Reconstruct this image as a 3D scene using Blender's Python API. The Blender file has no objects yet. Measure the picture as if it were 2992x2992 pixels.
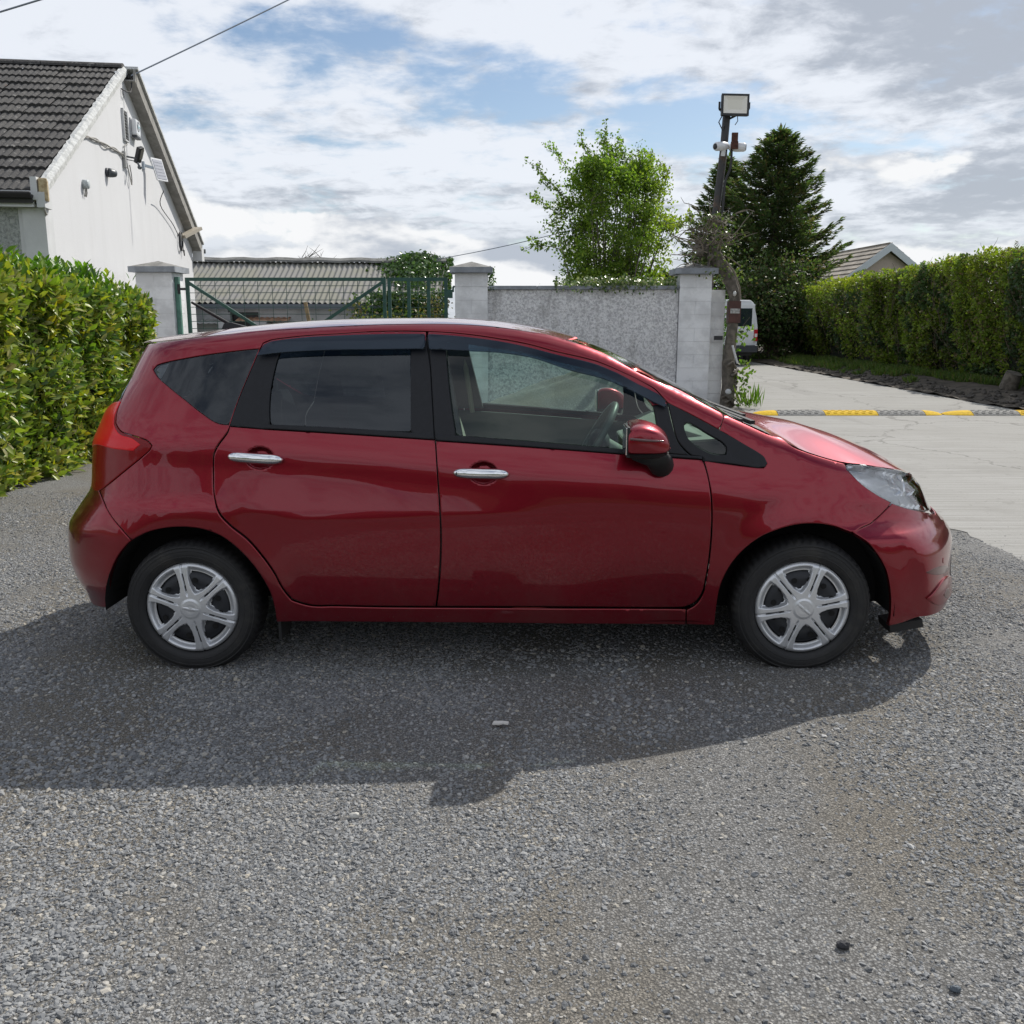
import bpy, bmesh, math, random
import numpy as np
from mathutils import Vector, Matrix
from mathutils.geometry import delaunay_2d_cdt
random.seed(7); rng = np.random.default_rng(7)
SC = bpy.context.scene
COL = SC.collection
R = math.radians
# ------------------------------------------------------------ camera
cd = bpy.data.cameras.new('camera'); cam = bpy.data.objects.new('camera', cd); COL.objects.link(cam)
cd.sensor_width = 36; cd.lens = 36 * 2761 / 2992; cd.clip_start = .05; cd.clip_end = 3000
cam.location = (0, 0, 1.5); cam.rotation_euler = (R(90 - 11.6), 0, 0)
SC.camera = cam
SC.view_settings.view_transform = 'Standard'; SC.view_settings.look = 'None'
SC.view_settings.exposure = 0; SC.view_settings.gamma = 1; SC.view_settings.use_curve_mapping = False
# ------------------------------------------------------------ sun and sky
SUN = Vector((.65, .85, 1.0)).normalized()
sd = bpy.data.lights.new('sun', 'SUN'); sd.energy = 4.6; sd.angle = R(.55); sd.color = (1, .955, .88)
so = bpy.data.objects.new('sun', sd); COL.objects.link(so)
so.rotation_euler = SUN.to_track_quat('Z', 'Y').to_euler()
W = bpy.data.worlds.new('World'); SC.world = W; W.use_nodes = True
class NT:
    def __init__(s, t): s.t = t; s.n = t.nodes; s.l = t.links
    def new(s, ty, **k):
        n = s.n.new(ty)
        for a, b in k.items(): setattr(n, a, b)
        return n
    def put(s, i, v):
        if isinstance(v, bpy.types.NodeSocket): s.l.new(v, i)
        elif v is not None: i.default_value = v
    def m(s, op, a, b=None, c=None, clamp=False):
        n = s.new('ShaderNodeMath', operation=op, use_clamp=clamp); s.put(n.inputs[0], a); s.put(n.inputs[1], b); s.put(n.inputs[2], c); return n.outputs[0]
    def vm(s, op, a, b=None):
        n = s.new('ShaderNodeVectorMath', operation=op); s.put(n.inputs[0], a); s.put(n.inputs[1], b); return n.outputs[0]
    def comb(s, x, y, z):
        n = s.new('ShaderNodeCombineXYZ'); s.put(n.inputs[0], x); s.put(n.inputs[1], y); s.put(n.inputs[2], z); return n.outputs[0]
    def ss(s, v, a, b, x=0., y=1.):
        n = s.new('ShaderNodeMapRange', interpolation_type='SMOOTHSTEP'); s.put(n.inputs[0], v); n.inputs[1].default_value = a; n.inputs[2].default_value = b; n.inputs[3].default_value = x; n.inputs[4].default_value = y; return n.outputs[0]
    def noise(s, v, sc, det=4, ro=.55, dist=0.):
        n = s.new('ShaderNodeTexNoise'); s.put(n.inputs['Vector'], v); n.inputs['Scale'].default_value = sc; n.inputs['Detail'].default_value = det; n.inputs['Roughness'].default_value = ro; n.inputs['Distortion'].default_value = dist; return n.outputs['Fac']
    def mix(s, f, a, b, mode='MIX'):
        n = s.new('ShaderNodeMix', data_type='RGBA', blend_type=mode); s.put(n.inputs[0], f); s.put(n.inputs[6], a if not isinstance(a, tuple) else (*a[:3], 1)); s.put(n.inputs[7], b if not isinstance(b, tuple) else (*b[:3], 1)); return n.outputs[2]
w = NT(W.node_tree); w.n.clear()
sky = w.new('ShaderNodeTexSky', sky_type='NISHITA', sun_disc=False, sun_elevation=math.asin(SUN.z), sun_rotation=math.atan2(SUN.x, SUN.y), altitude=50, air_density=1.0, dust_density=.6, ozone_density=1.6)
tc = w.new('ShaderNodeTexCoord'); sx = w.new('ShaderNodeSeparateXYZ'); w.l.new(tc.outputs['Generated'], sx.inputs[0])
X, Y, Z = sx.outputs
az = w.m('ARCTAN2', X, Y); el = w.m('ARCSINE', Z)
elp = w.m('MAXIMUM', el, 0.)
inv = w.m('DIVIDE', 1., w.m('ADD', w.m('MAXIMUM', Z, 0.), .16))
flat = w.comb(w.m('MULTIPLY', X, inv), w.m('MULTIPLY', Y, inv), 0.)
def lump(a0, e0, wa, we):       # soft patch of the sky round one direction
    a = w.m('DIVIDE', w.m('SUBTRACT', az, R(a0)), R(wa)); e = w.m('DIVIDE', w.m('SUBTRACT', el, R(e0)), R(we))
    return w.m('POWER', 2.718, w.m('MULTIPLY', w.m('ADD', w.m('MULTIPLY', a, a), w.m('MULTIPLY', e, e)), -1.))
n1 = w.noise(w.vm('ADD', flat, (.4, 2.2, 0.)), 1.9, 10, .58, .12)
n2 = w.noise(w.vm('ADD', flat, (3.1, 7.7, 0.)), 5.2, 8, .60, .2)
def total(L):
    v = None
    for a, e, x, y, k in L: q = w.m('MULTIPLY', lump(a, e, x, y), k); v = q if v is None else w.m('ADD', v, q)
    return v
# openings of blue in a broken layer of cloud
open_ = total([(-8.5, 14.6, 6, 1.3, .14), (-16, 10.6, 5.5, 1.3, .15), (-2, 12., 7, 1.9, .19), (10, 11., 5, 2.4, .21), (21, 9.8, 5, 1.1, .10), (-11, 6.5, 5, .9, .05), (-60, 40, 40, 20, .08), (120, 45, 50, 20, .08)])
open_ = w.m('ADD', open_, w.ss(el, R(22), R(50), 0., .07))
cov = w.m('SUBTRACT', w.m('ADD', w.m('MULTIPLY', n1, .55), w.m('MULTIPLY', n2, .45)), open_)
high = w.ss(cov, .30, .47)
# heaps near the horizon, seen side on
side = w.comb(w.m('MULTIPLY', az, 3.8), w.m('MULTIPLY', el, 8.5), 4.7)
c1 = w.noise(side, 1.9, 11, .54, .15)
heap = w.ss(w.m('SUBTRACT', w.m('ADD', c1, total([(22, 8.8, 7, 2.2, .20), (-4, 3.4, 8, 1.5, .12), (1.5, 3., 2, 1., .1), (-13, 5.2, 8, 1.6, .13), (12, 7, 4, 2, .10)])), w.m('MULTIPLY', w.m('MAXIMUM', w.m('SUBTRACT', el, R(3.4)), 0.), 2.6)), .470, .535)
up = w.noise(w.vm('ADD', side, (.12, .40, 0.)), 1.9, 8, .5, .15)
lit = w.ss(w.m('ADD', w.m('SUBTRACT', c1, up), total([(23, 9.4, 6, 1.5, .10), (26, 6.2, 7, 1.7, -.20)])), -.10, .07)
hc = w.mix(lit, (.50, .55, .63), (.94, .95, .965))
n3 = w.m('ADD', w.m('MULTIPLY', w.noise(w.vm('ADD', flat, (9., 1., 0.)), 2.3, 9, .6, .2), .55), w.m('MULTIPLY', w.noise(w.vm('ADD', flat, (1., 5., 0.)), 7., 8, .62, .3), .45))
g1 = w.ss(w.m('ADD', n3, total([(27, 15, 9, 5, -.17), (16, 16.5, 8, 2, -.05), (26, 6.5, 6, 2., -.12), (-9, 6.6, 8, 1.0, -.03), (-22, 15, 14, 5, .10), (-6, 9, 9, 1.3, .10), (0, 17, 12, 2, .05), (-100, 35, 60, 30, -.05)])), .35, .55)
hiC = w.mix(g1, (.46, .50, .57), (.87, .905, .97))
bs = w.new('ShaderNodeBackground'); bs.inputs[1].default_value = .10
w.l.new(sky.outputs[0], bs.inputs[0])
cl = w.mix(heap, w.mix(w.ss(el, R(6.5), R(2.), 0., .75), hiC, (.62, .67, .75)), hc)
bc = w.new('ShaderNodeBackground'); w.l.new(cl, bc.inputs[0]); bc.inputs[1].default_value = 1.0
veil = w.m('MAXIMUM', w.m('MAXIMUM', w.m('MULTIPLY', high, .93), heap), w.ss(el, R(7.5), R(0), 0., .75))
mxs = w.new('ShaderNodeMixShader'); w.put(mxs.inputs[0], veil); w.l.new(bs.outputs[0], mxs.inputs[1]); w.l.new(bc.outputs[0], mxs.inputs[2])
wo = w.new('ShaderNodeOutputWorld'); w.l.new(mxs.outputs[0], wo.inputs[0])

# ------------------------------------------------------------ helpers
def tag(o, label=None, cat=None, group=None, kind=None):
    for k, v in (('label', label), ('category', cat), ('group', group), ('kind', kind)):
        if v: o[k] = v
    return o
def empty(name, loc=(0, 0, 0), rz=0., label=None, cat=None, group=None, parent=None):
    o = bpy.data.objects.new(name, None); COL.objects.link(o); o.location = loc; o.rotation_euler = (0, 0, rz); o.empty_display_size = .2
    if parent: o.parent = parent
    return tag(o, label, cat, group)
def link(name, me, mat=None, parent=None):
    o = bpy.data.objects.new(name, me); COL.objects.link(o)
    if mat and not me.materials: me.materials.append(mat)
    if parent: o.parent = parent
    return o
def npmesh(name, V, Fc, smooth=False):
    """V (n,3) array; Fc: list of faces or (m,k) array"""
    me = bpy.data.meshes.new(name)
    V = np.asarray(V, np.float32)
    if isinstance(Fc, np.ndarray):
        m, k = Fc.shape; me.vertices.add(len(V)); me.vertices.foreach_set('co', V.ravel())
        me.loops.add(m * k); me.loops.foreach_set('vertex_index', Fc.astype(np.int32).ravel())
        me.polygons.add(m); me.polygons.foreach_set('loop_start', np.arange(0, m * k, k, dtype=np.int32))
        me.update(calc_edges=True); me.validate()
    else: me.from_pydata(V.tolist(), [], Fc); me.update()
    if smooth: me.polygons.foreach_set('use_smooth', [True] * len(me.polygons))
    return me
class MB:
    """collects shapes for ONE mesh object"""
    def __init__(s): s.v = []; s.f = []; s.sm = []
    def add(s, V, F, smooth=False):
        b = len(s.v); s.v += [tuple(map(float, p)) for p in V]; s.f += [tuple(i + b for i in f) for f in F]; s.sm += [smooth] * len(F); return s
    def box(s, c, d, rot=None, bev=0.):
        x, y, z = [q / 2 for q in d]
        if bev:
            bm = bmesh.new(); bmesh.ops.create_cube(bm, size=1.)
            for q in bm.verts: q.co = Vector((q.co.x * d[0], q.co.y * d[1], q.co.z * d[2]))
            bmesh.ops.bevel(bm, geom=bm.edges[:], offset=bev, segments=2, affect='EDGES', profile=.6)
            bm.verts.ensure_lookup_table(); V = [v.co.copy() for v in bm.verts]; F = [[v.index for v in f.verts] for f in bm.faces]; bm.free()
        else:
            V = [Vector((a * x, b * y, e * z)) for a in (-1, 1) for b in (-1, 1) for e in (-1, 1)]
            F = [(0, 1, 3, 2), (4, 6, 7, 5), (0, 4, 5, 1), (2, 3, 7, 6), (0, 2, 6, 4), (1, 5, 7, 3)]
        if rot is not None: V = [rot @ v for v in V]
        return s.add([v + Vector(c) for v in V], F)
    def prism(s, poly, y0, y1, axis='y'):
        """poly (a,b) extruded: axis y -> (a,y,b); x -> (x,a,b); z -> (a,b,z)"""
        n = len(poly); P = lambda a, b, t: {'y': (a, t, b), 'x': (t, a, b), 'z': (a, b, t)}[axis]
        V = [P(a, b, y0) for a, b in poly] + [P(a, b, y1) for a, b in poly]
        F = [tuple(range(n))[::-1], tuple(range(n, 2 * n))] + [(i, (i + 1) % n, n + (i + 1) % n, n + i) for i in range(n)]
        return s.add(V, F)
    def tube(s, pts, r, n=8, cap=True, smooth=True):
        pts = [Vector(p) for p in pts]; rs = r if isinstance(r, (list, tuple)) else [r] * len(pts)
        V = []; F = []; up = None
        for i, p in enumerate(pts):
            t = (pts[min(i + 1, len(pts) - 1)] - pts[max(i - 1, 0)]).normalized()
            if up is None: up = Vector((0, 0, 1)) if abs(t.z) < .9 else Vector((1, 0, 0))
            a = t.cross(up).normalized(); b = a.cross(t).normalized(); up = b
            for k in range(n): th = 2 * math.pi * k / n; V.append(p + (a * math.cos(th) + b * math.sin(th)) * rs[i])
        for i in range(len(pts) - 1):
            for k in range(n): F.append((i * n + k, i * n + (k + 1) % n, (i + 1) * n + (k + 1) % n, (i + 1) * n + k))
        s.add(V, F, smooth)
        if cap: s.add(V[:n], [tuple(range(n))[::-1]]); s.add(V[-n:], [tuple(range(n))])
        return s
    def bar(s, a, b, wx, wz=None, up=(0, 0, 1)):
        """square bar from a to b"""
        a, b = Vector(a), Vector(b); t = (b - a); L = t.length; t.normalize(); up = Vector(up)
        if abs(t.dot(up)) > .95: up = Vector((0, 1, 0))
        y = up.cross(t).normalized(); z = t.cross(y); M = Matrix((t, y, z)).transposed()
        return s.box((a + b) / 2, (L, wx, wz or wx), M)
    def lathe(s, prof, n=32, c=(0, 0, 0), axis='y', smooth=True, close=False):
        """prof list of (r, h) about an axis"""
        V = []; F = []; m = len(prof)
        for k in range(n):
            th = 2 * math.pi * k / n; cs, sn = math.cos(th), math.sin(th)
            for r, h in prof:
                p = {'y': (r * cs, h, r * sn), 'z': (r * cs, r * sn, h), 'x': (h, r * cs, r * sn)}[axis]; V.append(tuple(p[i] + c[i] for i in range(3)))
        for k in range(n):
            k2 = (k + 1) % n
            for i in range(m if close else m - 1): i2 = (i + 1) % m; F.append((k * m + i, k2 * m + i, k2 * m + i2, k * m + i2))
        return s.add(V, F, smooth)
    def ell(s, c, r, n=12, m=8, rot=None):
        V = []; F = []
        for i in range(m + 1):
            a = math.pi * i / m
            for k in range(n):
                th = 2 * math.pi * k / n; p = Vector((r[0] * math.sin(a) * math.cos(th), r[1] * math.sin(a) * math.sin(th), r[2] * math.cos(a)))
                if rot is not None: p = rot @ p
                V.append(p + Vector(c))
        for i in range(m):
            for k in range(n): F.append((i * n + k, (i + 1) * n + k, (i + 1) * n + (k + 1) % n, i * n + (k + 1) % n))
        return s.add(V, F, True)
    def mesh(s, name):
        me = bpy.data.meshes.new(name); me.from_pydata(s.v, [], s.f); me.update()
        if any(s.sm): me.polygons.foreach_set('use_smooth', s.sm)
        bm = bmesh.new(); bm.from_mesh(me); bmesh.ops.recalc_face_normals(bm, faces=bm.faces); bm.to_mesh(me); bm.free()
        return me
    def build(s, name, mat, parent=None, bevel=0.):
        o = link(name, s.mesh(name), mat, parent)
        if bevel: b = o.modifiers.new('bevel', 'BEVEL'); b.width = bevel; b.segments = 2; b.limit_method = 'ANGLE'
        return o
def M(name, col, rough=.6, metal=0., spec=.5, var=0., vs=4., col2=None, bump=0., bs=40., coat=0., trans=0., em=None, lo=.4, hi=.6):
    m = bpy.data.materials.new(name); m.use_nodes = True; t = NT(m.node_tree); p = t.n['Principled BSDF']
    p.inputs['Base Color'].default_value = (*col, 1); p.inputs['Roughness'].default_value = rough; p.inputs['Metallic'].default_value = metal
    p.inputs['Specular IOR Level'].default_value = spec; p.inputs['Coat Weight'].default_value = coat; p.inputs['Coat Roughness'].default_value = .03
    o = t.new('ShaderNodeTexCoord').outputs['Object']
    if var or col2:
        c2 = col2 or tuple(min(1, c * (1 - var)) for c in col)
        f = t.ss(t.noise(o, vs, 6, .62), lo, hi)
        t.put(p.inputs['Base Color'], t.mix(f, col, c2))
    if bump:
        b = t.new('ShaderNodeBump'); b.inputs['Strength'].default_value = bump; b.inputs['Distance'].default_value = .01
        t.put(b.inputs['Height'], t.noise(o, bs, 5, .6)); t.put(p.inputs['Normal'], b.outputs[0])
    return m
def glass(name, tint, refl=1., rough=0., gc=(1, 1, 1)):
    """thin pane: tinted see-through plus mirror reflection"""
    m = bpy.data.materials.new(name); m.use_nodes = True; t = NT(m.node_tree); t.n.clear()
    out = t.new('ShaderNodeOutputMaterial'); tr = t.new('ShaderNodeBsdfTransparent'); tr.inputs[0].default_value = (*tint, 1)
    g = t.new('ShaderNodeBsdfGlossy'); g.inputs['Roughness'].default_value = rough; g.inputs[0].default_value = (*gc, 1)
    lw = t.new('ShaderNodeFresnel'); lw.inputs[0].default_value = 1.5
    mx = t.new('ShaderNodeMixShader'); t.put(mx.inputs[0], t.m('MULTIPLY', lw.outputs[0], refl, clamp=True)); t.l.new(tr.outputs[0], mx.inputs[1]); t.l.new(g.outputs[0], mx.inputs[2]); t.l.new(mx.outputs[0], out.inputs[0])
    return m
def leafmat(name, trl=.35, rough=.4, spec=.5):
    m = bpy.data.materials.new(name); m.use_nodes = True; t = NT(m.node_tree); p = t.n['Principled BSDF']; out = t.n['Material Output']
    at = t.new('ShaderNodeAttribute'); at.attribute_name = 'leaf_colour'
    t.l.new(at.outputs['Color'], p.inputs['Base Color']); p.inputs['Roughness'].default_value = rough; p.inputs['Specular IOR Level'].default_value = spec
    tl = t.new('ShaderNodeBsdfTranslucent'); g = t.mix(.5, at.outputs['Color'], (.55, .75, .12), 'MULTIPLY')
    t.put(tl.inputs[0], t.mix(1., at.outputs['Color'], (1.5, 1.7, .7), 'MULTIPLY'))
    mx = t.new('ShaderNodeMixShader'); mx.inputs[0].default_value = trl; t.l.new(p.outputs[0], mx.inputs[1]); t.l.new(tl.outputs[0], mx.inputs[2]); t.l.new(mx.outputs[0], out.inputs[0])
    return m
def unit(a): return a / np.maximum(np.linalg.norm(a, axis=1, keepdims=True), 1e-9)
def leaves(name, P, D, N, L, Wd, colr, mat, parent=None, fold=.25, detail=False, curl=.15):
    """one leaf per row: base P, pointing D, facing N, length L, width Wd, colour colr"""
    n = len(P); D = unit(D); S = unit(np.cross(D, N)); N = unit(np.cross(S, D)); L = L[:, None]; Wd = Wd[:, None]
    if detail:
        q = [(0, 0, 0), (.28, .40, 1), (.66, .42, 1), (1, 0, 0), (.66, -.42, 1), (.28, -.40, 1), (.5, 0, 0)]
        V = np.stack([P + D * L * a + S * Wd * b + N * Wd * (fold * e * .8 - curl * (a * a) * 2) for a, b, e in q], 1)
        F = np.array([(0, 1, 6), (1, 2, 6), (2, 3, 6), (3, 4, 6), (4, 5, 6), (5, 0, 6)]); k = 7
    else:
        q = [(0, 0, 0), (.5, .5, 1), (1, 0, 0), (.5, -.5, 1)]
        V = np.stack([P + D * L * a + S * Wd * b + N * Wd * (fold * e - curl * a * a) for a, b, e in q], 1)
        F = np.array([(0, 1, 2), (0, 2, 3)]); k = 4
    idx = (np.arange(n)[:, None, None] * k + F[None]).reshape(-1, 3)
    me = npmesh(name, V.reshape(-1, 3), idx)
    a = me.attributes.new('leaf_colour', 'FLOAT_COLOR', 'POINT')
    c = np.concatenate([np.repeat(colr, k, 0), np.ones((n * k, 1))], 1).astype(np.float32); a.data.foreach_set('color', c.ravel())
    o = link(name, me, mat, parent); o['kind'] = 'stuff'
    return o
def rnd(n, s=1.): return rng.normal(0, s, (n, 3))
def vnoise(P, sc, seed=0):
    """cheap smooth noise in 0..1 for (n,3) points"""
    r = np.random.default_rng(seed); v = 0
    for k in range(5):
        d = r.normal(0, 1, 3) * sc * (1 + .6 * k); v = v + np.sin(P @ d + r.uniform(0, 6.28)) / (1 + .5 * k)
    return .5 + .5 * np.tanh(v * .8)
def pick(c, n, jit=.15):
    """n colours out of a weighted palette [(weight,(r,g,b)),...]"""
    wt = np.array([a for a, _ in c]); cc = np.array([b for _, b in c]); i = rng.choice(len(c), n, p=wt / wt.sum())
    return np.clip(cc[i] * rng.uniform(1 - jit, 1 + jit, (n, 1)) * rng.uniform(.93, 1.07, (n, 3)), 0, 1)

# ------------------------------------------------------------ ground, road
def structure(o): o['kind'] = 'structure'; return o
def ground_z(x, y):
    x = np.asarray(x, float); y = np.asarray(y, float)
    a = np.clip((x + .3) / 1.5, 0, 1); a = a * a * (3 - 2 * a)
    f = np.clip((y - 1.2) / 2, 0, 1) * np.clip((8.5 - y) / 3, 0, 1)
    u = .004 * np.sin(x * 2.1 + y * 1.3) + .003 * np.sin(x * 4.3 - y * 3.1 + 1.) + .003 * np.sin(y * 5.2 + x * .7)
    return .028 * a * f * np.clip((3.25 - x) / .8, 0, 1) + u * np.clip((12 - y) / 4, 0, 1) * np.clip((3.6 - x) / .6, 0, 1)
def gravel_mat():
    m = bpy.data.materials.new('gravel_ground'); m.use_nodes = True; t = NT(m.node_tree); p = t.n['Principled BSDF']
    o = t.new('ShaderNodeTexCoord').outputs['Object']
    def vor(sc):
        v = t.new('ShaderNodeTexVoronoi', feature='F1'); t.put(v.inputs['Vector'], o); v.inputs['Scale'].default_value = sc; v.inputs['Randomness'].default_value = 1; return v
    v1 = vor(135); v2 = vor(310)
    big = t.noise(o, .9, 5, .6); streak = t.noise(t.vm('MULTIPLY', o, (1.6, .55, 1.)), 1.1, 5, .6); fine = t.noise(o, 420, 3, .7)
    dirt = t.ss(t.m('ADD', t.m('MULTIPLY', big, .5), t.m('MULTIPLY', streak, .5)), .42, .58)
    sep = t.new('ShaderNodeSeparateColor'); t.l.new(v1.outputs['Color'], sep.inputs[0])
    sep2 = t.new('ShaderNodeSeparateColor'); t.l.new(v2.outputs['Color'], sep2.inputs[0])
    st = t.mix(t.m('POWER', sep.outputs[0], 1.6), (.165, .169, .174), (.44, .442, .44))
    fi = t.mix(t.m('POWER', sep2.outputs[0], 1.5), (.150, .134, .110), (.36, .332, .285))
    c = t.mix(t.m('ADD', t.m('MULTIPLY', dirt, .72), .20), st, fi)
    c = t.mix(t.ss(fine, .5, .68, 0., .5), c, (.055, .052, .048)); c = t.mix(t.ss(v1.outputs['Distance'], .32, .62, 0., .6), c, (.05, .048, .045))
    t.put(p.inputs['Base Color'], c); p.inputs['Roughness'].default_value = .9; p.inputs['Specular IOR Level'].default_value = .2
    h = t.m('ADD', t.m('MULTIPLY', v1.outputs['Distance'], -.7), t.m('MULTIPLY', v2.outputs['Distance'], -.4))
    b = t.new('ShaderNodeBump'); b.inputs['Strength'].default_value = .8; b.inputs['Distance'].default_value = .007; t.put(b.inputs['Height'], h); t.put(p.inputs['Normal'], b.outputs[0])
    return m
GRAVEL = gravel_mat()
# wide land sheet out to the horizon
structure(link('ground', npmesh('ground', [(-900, -900, -.05), (900, -900, -.05), (900, 1500, -.05), (-900, 1500, -.05)], [(0, 1, 2, 3)]), M('field_grass', (.07, .11, .03), .9, var=.5, vs=.2)))
def sheet(name, xs, ys, zf, mat, keep=None):
    gx, gy = np.meshgrid(xs, ys); V = np.stack([gx, gy, zf(gx, gy)], -1).reshape(-1, 3); nx = len(xs); ny = len(ys)
    i = np.arange(nx - 1)[None] + np.arange(ny - 1)[:, None] * nx
    Fc = np.stack([i, i + 1, i + nx + 1, i + nx], -1).reshape(-1, 4)
    if keep is not None: c = V[Fc].mean(1); Fc = Fc[keep(c[:, 0], c[:, 1])]
    return link(name, npmesh(name, V, Fc, True), mat)
structure(sheet('gravel_yard', np.arange(-12, 6.01, .12), np.arange(-9, 24.01, .12), ground_z, GRAVEL))
# concrete road: brushed, with a ragged edge of gravel
def concrete_mat():
    m = bpy.data.materials.new('brushed_concrete'); m.use_nodes = True; t = NT(m.node_tree); p = t.n['Principled BSDF']
    o = t.new('ShaderNodeTexCoord').outputs['Object']
    br = t.noise(t.vm('MULTIPLY', o, (.5, 26., 1.)), 1.0, 6, .7); bl = t.noise(o, .55, 6, .6); gr = t.noise(o, 90, 3, .7); sp = t.noise(o, 13, 4, .55)
    c = t.mix(t.ss(bl, .3, .7), (.300, .294, .278), (.345, .340, .326))
    c = t.mix(t.ss(br, .42, .60, 0., .75), c, (.235, .229, .212)); c = t.mix(t.ss(t.noise(o, 5, 6, .65), .60, .66, 0., .45), c, (.20, .195, .18)); c = t.mix(t.ss(gr, .45, .75, 0., .3), c, (.18, .175, .165)); c = t.mix(t.ss(sp, .66, .72, 0., .5), c, (.14, .135, .13))
    cr = t.new('ShaderNodeTexVoronoi', feature='DISTANCE_TO_EDGE'); t.put(cr.inputs['Vector'], t.vm('ADD', t.vm('MULTIPLY', o, (.28, .22, 1.)), t.comb(t.m('MULTIPLY', bl, .5), t.m('MULTIPLY', t.noise(o, 1.7, 5, .7), .25), 0.))); cr.inputs['Scale'].default_value = 1.
    c = t.mix(t.ss(cr.outputs['Distance'], .006, .002, 0., .55), c, (.11, .105, .098)); c = t.mix(t.ss(t.noise(o, .33, 6, .68), .56, .70, 0., .40), c, (.205, .20, .186)); c = t.mix(t.ss(t.noise(t.vm('MULTIPLY', o, (1.4, .16, 1.)), 1., 5, .6), .58, .68, 0., .28), c, (.17, .165, .155))
    t.put(p.inputs['Base Color'], c); p.inputs['Roughness'].default_value = .85; p.inputs['Specular IOR Level'].default_value = .2
    b = t.new('ShaderNodeBump'); b.inputs['Strength'].default_value = .5; b.inputs['Distance'].default_value = .01; t.put(b.inputs['Height'], t.m('ADD', br, t.m('MULTIPLY', gr, .5))); t.put(p.inputs['Normal'], b.outputs[0])
    return m
CONC = concrete_mat()
def road_left(y):       # where the slab stops against the gravel
    return np.interp(y, [-9, 5.3, 5.9, 6.6, 7.2, 7.8, 9, 12, 16, 40], [3.12, 3.13, 3.17, 3.2, 3.24, 2.9, 2.7, 3.3, 3.9, 4.0])
ys = np.concatenate([np.arange(-9, 5, .5), np.arange(5, 9, .06), np.arange(9, 60, 1.)])
def conc_mesh():
    V = []; F = []; us = np.linspace(0, 1, 9)
    for y in ys:
        l = float(road_left(y)) + .035 * math.sin(y * 9) + .025 * math.sin(y * 23 + 1); r = 8.55 + .08 * math.sin(y * .8)
        V += [(l + (r - l) * u, y, .0055) for u in us]
    n = len(us)
    for i in range(len(ys) - 1):
        for k in range(n - 1): a = i * n + k; F.append((a, a + 1, a + n + 1, a + n))
    return npmesh('road', V, F)
structure(link('road', conc_mesh(), CONC))
# soil and grass verge at the foot of the right hedge
def verge_z(x, y): return .03 + .10 * np.clip((x - 8.4) / 1.2, 0, 1) + .03 * np.sin(x * 7 + y * 3) * np.sin(y * 5 + x)
structure(sheet('verge', np.arange(8.35, 14.6, .15), np.arange(9, 48, .2), verge_z, M('verge_soil', (.095, .078, .06), .95, var=.5, vs=3., bump=1., bs=14)))
# ------------------------------------------------------------ speed ramps on the road
YEL = M('worn_yellow_plastic', (.72, .46, .012), .8, 0, .2, var=.2, vs=30, bump=.3, bs=60); BLK = M('dusty_black_rubber', (.21, .21, .205), .8, var=.4, vs=25, bump=.4, bs=60)
def ramp_module(mb, x0, x1, e0=1., e1=1., nx=8):
    prof = [(-.19, 0), (-.16, .022), (-.10, .050), (-.04, .062), (.04, .062), (.10, .050), (.16, .022), (.19, 0)]
    V = []; F = []; m = len(prof)
    for i in range(nx + 1):
        u = i / nx; k = e0 + (e1 - e0) * u; k = math.sqrt(max(0., 1 - (1 - k) ** 2)); 
        V += [(x0 + (x1 - x0) * u, a * (.35 + .65 * k), max(b * k, .001)) for a, b in prof]
    for i in range(nx):
        for j in range(m - 1): F.append((i * m + j, (i + 1) * m + j, (i + 1) * m + j + 1, i * m + j + 1))
    F += [tuple(range(m)), tuple(range(nx * m, nx * m + m))[::-1]]
    mb.add(V, F)
    if e0 == e1 == 1.:
        for i in range(max(2, int((x1 - x0) / .11))):      # raised studs
            x = x0 + .055 + i * .11
            if x < x1 - .03:
                for y, z in ((-.13, .036), (-.075, .056), (0, .063)): mb.box((x + (.03 if y == -.075 else 0), y, z), (.05, .022, .012), Matrix.Rotation(.5 if y < 0 else 0, 3, 'X'))
    return mb
def speed_ramp(x0, lens, label):
    r = empty('speed_ramp', (x0, 14.95, .008), 0, label, 'speed bump', 'speed bumps across the concrete road')
    x = 0
    for i, (L, c) in enumerate(lens):
        last = i == len(lens) - 1
        mb = ramp_module(MB(), x + .004, x + L - .004, .02 if i == 0 else 1., .02 if last else 1.)
        mb.build('end_cap' if i == 0 or last else 'ramp_section', YEL if c == 'y' else BLK, r)
        if c == 'y' and 0 < i and not last:
            a = MB()
            for k in (.3, .72): a.add([(x + L * k - .09, -.165, .026), (x + L * k + .09, -.165, .026), (x + L * k, -.095, .058)], [(0, 1, 2)])
            pass
        x += L
speed_ramp(3.80, [(.36, 'y'), (.74, 'b'), (.83, 'y'), (.74, 'b'), (.30, 'y')], 'speed bump of black and yellow sections nearest the wall pillar')
speed_ramp(6.80, [(.42, 'y'), (.73, 'b'), (.85, 'y'), (.74, 'b'), (.30, 'y')], 'speed bump of black and yellow sections reaching the hedge verge')

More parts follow.
